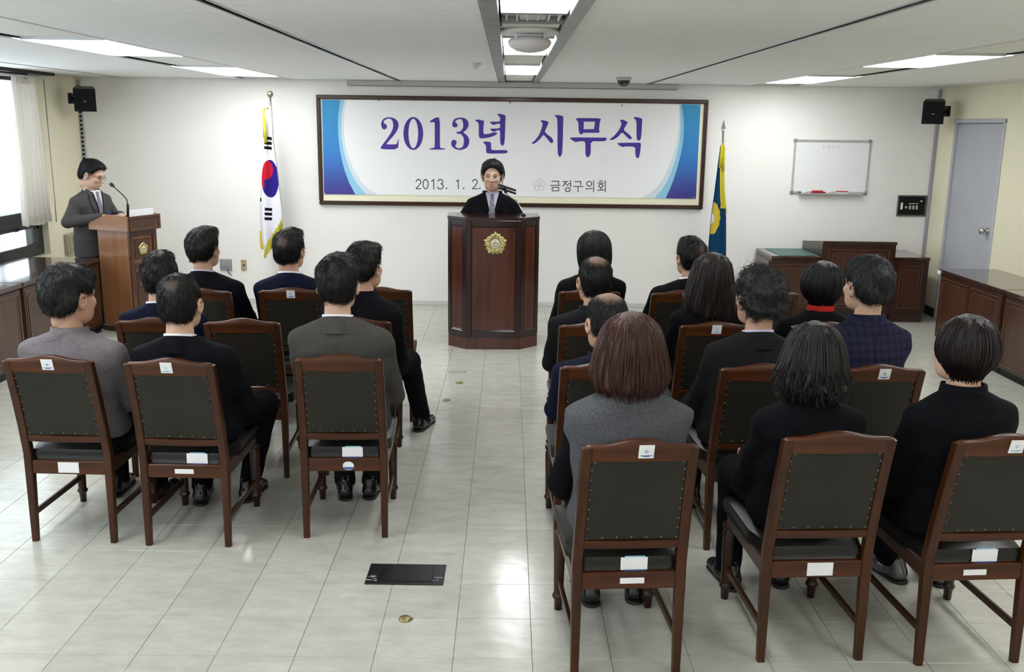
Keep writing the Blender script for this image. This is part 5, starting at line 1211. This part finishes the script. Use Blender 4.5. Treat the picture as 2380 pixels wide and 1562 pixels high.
sit('R2b', 'person in black with long dark brown hair falling below the shoulders', (1655, 585), dx=.0, hair='long', hmat=hair_mat('hair_dark_brown', (.005, .0035, .0035), (.022, .010, .007), .38), coat='knit', collar='high', sw=.215, hs=1.0, prof=dome(.110, .105, [(.105, .113), (.15, .124), (.20, .133), (.27, .142), (.33, .144), (.37, .12)]), seed=13, hy=.14, headroll=3, nstr=380)
sit('R2c', 'person in black jacket over red collar with rounded black bob', (1912, 605), dx=-.02, hair='bob', hmat=BLK, coat='knit', collar='red', sw=.215, hs=1.0, prof=dome(.116, .11, [(.11, .118), (.15, .119), (.18, .112), (.21, .094), (.24, .072), (.262, .056)]), seed=14, hy=.15, hyaw=6, nstr=300)
sit('R3a', 'balding person in navy suit sitting between two aisle-side rows', (1411, 675), dx=.04, hair='bald', hmat=TH('hair_thin_f', (.27, .17, .115), .070, (0, -.045, .13)), coat='navy', collar='jacket', sw=.245, hs=1.08, hyaw=13, hpitch=-8, seed=15, hy=.17)
sit('R3b', 'person with curly grey hair in charcoal jacket and lilac collar', (1767, 620), dx=-.02, hair='curly', hmat=hair_mat('hair_grey_curly', (.008, .008, .0085), (.035, .035, .036), .5, freq=9, bump=.8), coat='char', shirt=m_lilac, hyaw=12, sw=.228, hs=1.08, seed=16, hy=.17)
sit('R3c', 'person in navy plaid jacket with short greying hair', (2020, 592), dx=-.02, dyaw=8, hair='full', hmat=hair_mat('hair_greying', (.008, .008, .009), (.028, .028, .031), .5), coat='plaid', collar='jacket', shirt=m_shirt, hyaw=12, sw=.24, hs=1.05, seed=17, hy=.24, skin=m_skin2)
sit('R4a', 'person in grey wool vest with reddish brown straight bob', (1466, 722), dx=-.0, hair='long', hmat=hair_mat('hair_red_brown', (.012, .005, .004), (.085, .028, .018), .36, freq=20), coat='knit', vest='wool', collar='scarf0', sw=.225, hs=1.0, prof=dome(.116, .12, [(.11, .119), (.15, .129), (.19, .137), (.235, .144), (.262, .138), (.287, .11)]), seed=18, hy=.17, trousers='black', nstr=520, feetpx=((1370, 1405), (1478, 1398)), bulk=1.06)
sit('R4b', 'person in black jacket and dark scarf with wavy black hair', (1893, 744), dx=-.02, hair='wavy', hmat=hair_mat('hair_black_wavy', (.004, .0033, .0035), (.016, .010, .009), .34), coat='black', collar='scarf', sw=.202, hs=1.0, prof=dome(.105, .115, [(.11, .110), (.15, .119), (.20, .131), (.24, .135), (.27, .115)]), seed=19, hy=.17, nstr=620)
sit('R4c', 'person in black jacket with short glossy dark bob, body turned sideways', (2247, 728), dx=-.05, dyaw=10, hair='bob', hmat=hair_mat('hair_black_gloss', (.004, .003, .0035), (.022, .009, .009), .28), coat='black', collar='high', sw=.228, hs=1.0, prof=dome(.108, .115, [(.11, .110), (.15, .110), (.18, .100), (.21, .076), (.24, .058), (.262, .05)]), seed=20, hy=.20, hyaw=6, nstr=260, skin=m_skin2, feetpx=((2085, 1352), (2190, 1360)), shmat=mat('shoe_silver', (.16, .155, .165), .25, .6, noise=.15))
# ---- the two standing people
def standing(label, x, Yh, headpx, yaw, **kw): 
    return person(label, (x[0], x[1]), yaw, headpx, Yh, stand=True, face=True, **kw)
m_tie = mat('tie_silver', (.30, .28, .33), .5, noise=0, nscale=26, col2=(.03, .022, .03), stretch=(1, .3, 3)); m_lens = glassmat(); m_lens.name = 'spectacle_lens'
m_lip = mat('lips', (.36, .13, .11), .5, noise=.1); m_eye = mat('eye_dark', (.02, .015, .012), .2, noise=.1); m_eyew = mat('eye_white', (.7, .68, .65), .3, noise=.03); m_brow = mat('brow', (.02, .015, .012), .8, noise=.2); m_mouth = mat('mouth_inside', (.10, .03, .03), .6, noise=.2)
def front_dress(P, coat, shirt, tie, vneck=.30, vw=.062):
    """shirt front, tie and lapels laid over the chest; chest surface from the torso table"""
    tab = np.array(P['tab']); t = P['t']
    def chest(x, z, off):
        a = np.interp(z, tab[:, 0], tab[:, 1]); b_ = np.interp(z, tab[:, 0], tab[:, 2]); cx = np.interp(z, tab[:, 0], tab[:, 3]); cy = np.interp(z, tab[:, 0], tab[:, 4])
        q = 1-(abs(x-cx)/a)**2.35; return (x, cy+b_*max(q, .02)**(1/2.35)+off, z)
    zt = P['nb'][2]+.005; cx = P['nb'][0]
    def strip(name, fn, m, off, n=22, th=.004, par=t):
        G = []
        for i in range(n):
            u = i/(n-1); z, xs = fn(u); G.append([chest(x, z, off) for x in xs])
        mb = MB().grid(G); return mb.build(name, m, par)
    strip('shirt_front', lambda u: (zt-vneck*u, [cx+vw*(1-u)*k+.002*k for k in np.linspace(-1, 1, 9)]), shirt, .007)
    strip('tie', lambda u: (zt-.012-(vneck-.02)*u, [cx+k*(.013+.020*u if u > .12 else .019-.04*u) for k in np.linspace(-1, 1, 5)]), tie, .013)
    for s in (-1, 1):
        strip('lapel', lambda u, s=s: (zt+.012-(vneck+.01)*u, [cx+s*(vw*(1-u)+.004+k*(.012+.055*max(0, 1-abs(u-.42)/.55))) for k in np.linspace(0, 1, 5)]), SUIT[coat], .011)
    return chest
def face_parts(P, glasses, brow=.009):
    t, hc, RH, hs = P['t'], P['hc'], P['RH'], P['hs']
    Mh = Matrix([[*RH[i], hc[i]] for i in range(3)]+[[0, 0, 0, 1]])
    def fp(name, mb, m):
        mb.V = [tuple(np.array(v)*hs) for v in mb.V]; o = mb.build(name, m, t); o.matrix_local = Mh; return o
    for s in (-1, 1):
        e = fp('eye', MB().lathe([(.001, -.006), (.008, -.004), (.0115, .0), (.008, .004), (.001, .0055)], 14, (s*.032, .082, .001), 1), m_eyew)
        fp('iris', MB().lathe([(.005, .0), (.004, .003), (.001, .0035)], 12, (s*.032, .085, .0), 1), m_eye)
        fp('eyelid', MB().tube([(s*.018, .0895, .003), (s*.026, .0925, .007), (s*.036, .0915, .0065), (s*.045, .086, .002)], .0022, 6), m_brow)
        fp('eyebrow', MB().tube([(s*.016, .097, .021), (s*.028, .0965, .0255), (s*.042, .089, .024), (s*.052, .079, .018)], [.002, .0034, .003, .0012], 6), m_brow)
    fp('lips', MB().tube([(-.021, .0875, -.0665), (-.012, .0985, -.0625), (0, .1015, -.0625), (.012, .0985, -.0625), (.021, .0875, -.0665)], [.0015, .0034, .0038, .0034, .0015], 6), m_lip)
    fp('lips', MB().tube([(-.020, .0875, -.068), (-.011, .0965, -.0765), (0, .0985, -.0785), (.011, .0965, -.0765), (.020, .0875, -.068)], [.0015, .004, .0046, .004, .0015], 6), m_lip)
    fp('mouth', MB().lathe([(.014, 0), (.001, .001)], 12, (0, .0955, -.0695), 1), m_mouth)
    g_ = glasses
    rim = MB(); ln = []
    def loop(s): return [(s*.033+.022*cos(a), .1045-.10*max(0, abs(s*.033+.022*cos(a))-.03)*.6, -.002+.0145*sin(a)*(1 if sin(a) > 0 else 1.1)) for a in np.linspace(0, 2*pi, 21)]
    G = fp('glasses', MB().tube([(-.011, .105, .003), (0, .109, .006), (.011, .105, .003)], .0014, 6), g_)
    for s in (-1, 1):
        L = loop(s)
        for nm, mb, m in (('rim', MB().tube(L, .0014, 6, False), g_), ('temple', MB().tube([(s*.055, .1, .003), (s*.074, .075, .004), (s*.084, .0, .002), (s*.083, -.02, -.01)], .0016, 6), g_), ('lens', MB().add(L[:-1], [tuple(range(20))]), m_lens)):
            mb.V = [tuple(np.array(v)*hs) for v in mb.V]; mb.build(nm, m, G)
# the speaker behind the podium, facing the audience
hx = aty(1145, 370, 9.0)
P = standing('person in black suit and striped tie speaking behind the podium', (hx[0]-.01, 9.03), 8.99, (1145, 370), pi-.02, hair='full', hmat=BLK, coat='black', shirt=m_lilac, sw=.232, hs=1.06, hpitch=-6, hyaw=-2, seed=31, skin=m_skin2, part=-1,
             elbows=((-.285, .03, 1.12), (.285, .03, 1.12)), hands=((-.24, .22, 1.05), (.24, .22, 1.05)))
face_parts(P, m_alu); front_dress(P, 'black', m_lilac, m_tie, .24, .062)
# the person writing at the lectern
hl = aty(212, 368, 9.33)
P = standing('person in dark grey suit with lanyard writing at the lectern', (-4.07, 9.36), 9.31, (212, 368), radians(-112), hair='short', hmat=BLK, coat='grey', shirt=m_shirt, sw=.225, hs=1.06, hpitch=-22, hyaw=14, seed=32, skin=m_skin2,
             elbows=((-.28, .02, 1.06), (.30, .0, 1.05)), hands=((-.10, .27, 1.10), (.13, .24, 1.10)))
face_parts(P, m_black); ch = front_dress(P, 'grey', m_shirt, mat('tie_grey', (.22, .20, .24), .5, noise=.3, nscale=80), .30, .06)
tb = P['t']; nbz = P['nb']
L1 = [ch(nbz[0]+s*(.055*(1-u)+.004), nbz[2]-.005-.36*u, .018) for s in (1,) for u in np.linspace(0, 1, 12)]; L2 = [ch(nbz[0]-(.055*(1-u)+.004), nbz[2]-.005-.36*u, .018) for u in np.linspace(0, 1, 12)]
MB().tube(L1+L2[::-1], .005, 6).build('lanyard', mat('lanyard_dark', (.01, .012, .03), .7, noise=.2), tb)
e = L1[-1]; MB().box(e[0]-.02, e[0]+.02, e[1]+.0, e[1]+.006, e[2]-.06, e[2]-.005, .002).build('badge', m_paper, tb)
wv_ = P['Wr'][1]; Rw = rotz(radians(-112)); pw = P['loc0']+Rw@(wv_+np.array([-.01, .09, .005]))
t = thing('pen', 'blue pen held in the hand of the person at the lectern', 'pen', tuple(pw), radians(-112))
mpb = mat('pen_blue', (.02, .05, .45), .3, noise=.1); MB().tube([(-.01, .0, .0), (.02, .05, .045)], [.004, .005], 8).build('barrel', mpb, t); MB().tube([(-.01, 0, 0), (-.016, -.01, -.009)], [.004, .001], 8).build('tip', m_alu, t)
# ================================================================== flags on poles
def drape(edges, Y, nz=90, nu=60, folds=3.2, depth=.05, ph=0.):
    """cloth hanging in vertical folds between a left and a right edge given at several heights (x in metres)"""
    E_ = np.array(edges); zs = np.linspace(E_[0, 0], E_[-1, 0], nz); u = np.linspace(0, 1, nu); P = np.zeros((nz, nu, 3))
    for i, z in enumerate(zs):
        k = i/(nz-1); xl = np.interp(-z, -E_[:, 0], E_[:, 1]); xr = np.interp(-z, -E_[:, 0], E_[:, 2])
        d = depth*(.25+.75*k); P[i, :, 0] = xl+(xr-xl)*u; P[i, :, 1] = Y-d*(np.sin(u*pi*folds+ph+.4*k)*.6+.9*np.sin(u*pi)); P[i, :, 2] = z
    return P
def clothobj(P, mats, pick, parent, name):
    nz, nu = P.shape[:2]; B = P.copy(); B[:, :, 1] = P[:, :, 1]+.03+.02*np.sin(np.linspace(0, 9, nu))[None, :]
    mb = MB().grid(P); o = mb.build(name, mats[0], parent)
    for m in mats[1:]: o.data.materials.append(m)
    idx = np.zeros(len(o.data.polygons), np.int32); k = 0
    for i in range(nz-1):
        for j in range(nu-1):
            c = (P[i, j]+P[i+1, j+1])/2; idx[k] = pick(c[0], c[2], j/(nu-1)); k += 1
    o.data.polygons.foreach_set('material_index', idx)
    bk = MB().grid(B).build(name, mats[0], parent)
    sd = MB().grid(np.stack([P[:, 0], B[:, 0]])).grid(np.stack([P[:, -1], B[:, -1]])).build(name+'_fold', mats[0], parent)
    return o
YFL = 10.25
px2 = lambda x, y: aty(x, y, YFL)
m_fw = cloth_mat('flag_white', (.76, .75, .82), 'plain', (0.684, 0.675, 0.738), folds=.15); m_fr = cloth_mat('flag_red', (.50, .012, .03), 'plain', (0.45, 0.0108, 0.027), folds=.15); m_fb = cloth_mat('flag_blue', (.025, .016, .20), 'plain', (0.0225, 0.0144, 0.18), folds=.15); m_fk = cloth_mat('flag_black', (.008, .008, .012), folds=.1); m_fy = cloth_mat('fringe_yellow', (.62, .53, .05), 'plain', (0.558, 0.477, 0.045), folds=.2); m_fn = cloth_mat('flag_navy', (.005, .034, .085), 'plain', (0.0072, 0.0495, 0.117), folds=.2); m_fg = cloth_mat('flag_gold', (.58, .44, .05), 'plain', (0.522, 0.396, 0.045), folds=.3)
m_pole = mat('pole_steel', (.55, .53, .47), .25, .9, noise=.1)
tp, bt = px2(628, 226), px2(650, 604)
d = (bt-tp)/(bt[2]-tp[2]); foot = tp+d*(0-tp[2])
t = thing('flag_pole', 'national flag stand: steel pole with a brass ball finial', 'flag pole', (foot[0], YFL, 0))
q = tp-foot
MB().tube([(0, 0, .05), (q[0], 0, tp[2])], .011, 12).build('pole', m_pole, t)
MB().lathe([(.001, -.034), (.02, -.028), (.033, -.005), (.033, .008), (.02, .03), (.001, .035)], 22, (q[0], 0, tp[2]+.03)).build('finial', mat('finial_brass', (.36, .33, .22), .3, .8, noise=.2), t)
MB().lathe([(.001, 0), (.17, 0), (.17, .02), (.12, .045), (.03, .06), (.02, .13), (.001, .13)], 28).build('base', m_pole, t)
def E_(L): return [(px2(l, y)[2], px2(l, y)[0], px2(r, y)[0]) for y, l, r in L]
P = drape(E_([(247, 622, 632), (280, 618, 634), (330, 615, 637), (380, 612, 645), (430, 608, 651), (480, 606, 657), (520, 607, 660), (560, 611, 658), (578, 615, 650)]), YFL-.03, 420, 170, 2.4, .07)
fl = thing('national_flag', 'white national flag with red and blue circle draped on its pole', 'flag', (0, 0, 0))
def z2(x, z):     # position on the cloth in photograph units, so that the print sits where it does on the folded flag
    c = px2(630, 414); s = (px2(660, 414)[0]-c[0])/30; return 630+(x-c[0])/s, 414-(z-c[2])/s
def pick1(x, z, u):
    X, Y = z2(x, z)
    if ((X-631)/20)**2+((Y-415)/43)**2 < 1:
        return 1 if ((X-620)/17.5)**2+((Y-394)/23)**2 < 1 or (X < 618 and Y < 441-(X-611)*.8) else 2
    for (cx, cy, w_, skew, gap) in ((629, 334, 8.5, .06, 0), (624, 496, 7.5, .05, 0)):
        for k in (-1, 0, 1):
            if abs(Y-(cy+k*11+(X-cx)*.12)) < 3.4 and abs(X-cx-k*-.6) < w_: return 3
    if X < 609.5 and abs(Y-463) < 4: return 3
    if Y > 490 and (Y-490) > (660-X)*2.6: return 4
    return 0
clothobj(P, [m_fw, m_fr, m_fb, m_fk, m_fy], pick1, fl, 'flag_cloth')
# fringe threads and tassels
fr = MB(); rg = np.random.RandomState(4)
for k in range(60):
    u = k/59; X = 660-38*u; Y = 522+60*u; a = px2(X, Y-12+rg.uniform(-2, 2)); b_ = px2(X-2+rg.uniform(-1, 1), Y+16+rg.uniform(-3, 3)); a[1] = b_[1] = YFL-.10+rg.uniform(-.01, .01); fr.tube([a, b_], .0035, 4, False)
for k in range(22):
    X = 607+k*.45; a = px2(X, 535); b_ = px2(X+2, 575+rg.uniform(-4, 4)); a[1] = b_[1] = YFL-.06; fr.tube([a, b_], .0035, 4, False)
o = fr.build('fringe', m_fy, fl); o['kind'] = 'stuff'
def tassel(parent, x, y, h, Yd):
    a = px2(x, y); mb = MB().lathe([(.003, 0), (.009, -.01), (.012, -.04), (.009, -.05), (.014, -.1), (.017, -h), (.001, -h)], 14, (a[0], Yd, a[2])); return mb.build('tassel', m_fy, parent)
tassel(fl, 618, 252, .30, YFL-.10); tassel(fl, 622, 268, .28, YFL-.13)
MB().tube([px2(630, 250), px2(622, 252)-np.array([0, .1, 0]), px2(618, 256)-np.array([0, .06, 0])], .006, 6).build('cord', m_fy, fl)
# council flag
tp, bt = px2(1681, 300), px2(1676, 585); foot = tp+(bt-tp)/(bt[2]-tp[2])*(0-tp[2])
t = thing('flag_pole', 'council flag stand: pole with a silver spear tip', 'flag pole', (foot[0], YFL, 0)); q = tp-foot
MB().tube([(0, 0, .05), (q[0], 0, tp[2])], .012, 12).build('pole', m_pole, t)
MB().lathe([(.001, 0), (.17, 0), (.17, .02), (.12, .045), (.03, .06), (.02, .13), (.001, .13)], 28).build('base', m_pole, t)
MB().add([(q[0]-.026, -.004, tp[2]+.0), (q[0]+.026, -.004, tp[2]), (q[0], -.0, tp[2]+.10), (q[0]-.026, .004, tp[2]), (q[0]+.026, .004, tp[2]), (q[0], -.014, tp[2]+.01), (q[0], .014, tp[2]+.01)], [(0, 5, 2), (5, 1, 2), (0, 2, 6), (6, 2, 1), (0, 1, 5), (0, 6, 1)]).build('spear_tip', m_chrome, t)
MB().lathe([(.012, -.02), (.016, -.01), (.012, 0)], 12, (q[0], 0, tp[2])).build('ferrule', m_chrome, t)
fl = thing('council_flag', 'dark blue flag with a gold flower emblem and yellow fringe', 'flag', (0, 0, 0))
P = drape(E_([(338, 1674, 1682), (380, 1668, 1682), (420, 1663, 1682), (450, 1659, 1683), (500, 1652, 1685), (560, 1646, 1685), (640, 1640, 1684), (680, 1640, 1680)]), YFL-.03, 320, 110, 2.2, .07, .6)
def pick2(x, z, u):
    X, Y = z2(x, z); dx, dy = X-1655, (Y-493)
    r = sqrt(dx*dx+(dy*.62)**2); a = atan2(dx, -dy)
    if dx*dx/60+dy*dy/190 < 1: return 2
    if r < 22.5+1.6*abs(sin(a*5)): return 1
    if Y < 345 or (X > 1678 and Y < 470) or (X > 1671+(Y-380)*.075 and Y < 455): return 3
    return 0
clothobj(P, [m_fn, m_fg, m_fw, m_fy], pick2, fl, 'flag_cloth')
fr = MB()
for k in range(70):
    u = k/69; X = 1671+12*u; Y = 385+95*u; a = px2(X, Y); b_ = px2(X+1.5+rg.uniform(-.5, 1), Y+13); a[1] = b_[1] = YFL-.105+.02*u; fr.tube([a, b_], .0035, 4, False)
o = fr.build('fringe', m_fy, fl); o['kind'] = 'stuff'
tassel(fl, 1672, 335, .24, YFL-.11); tassel(fl, 1678, 340, .26, YFL-.12)
MB().tube([px2(1680, 334), px2(1674, 334)-np.array([0, .1, 0]), px2(1670, 342)-np.array([0, .08, 0])], .006, 6).build('cord', m_fy, fl)
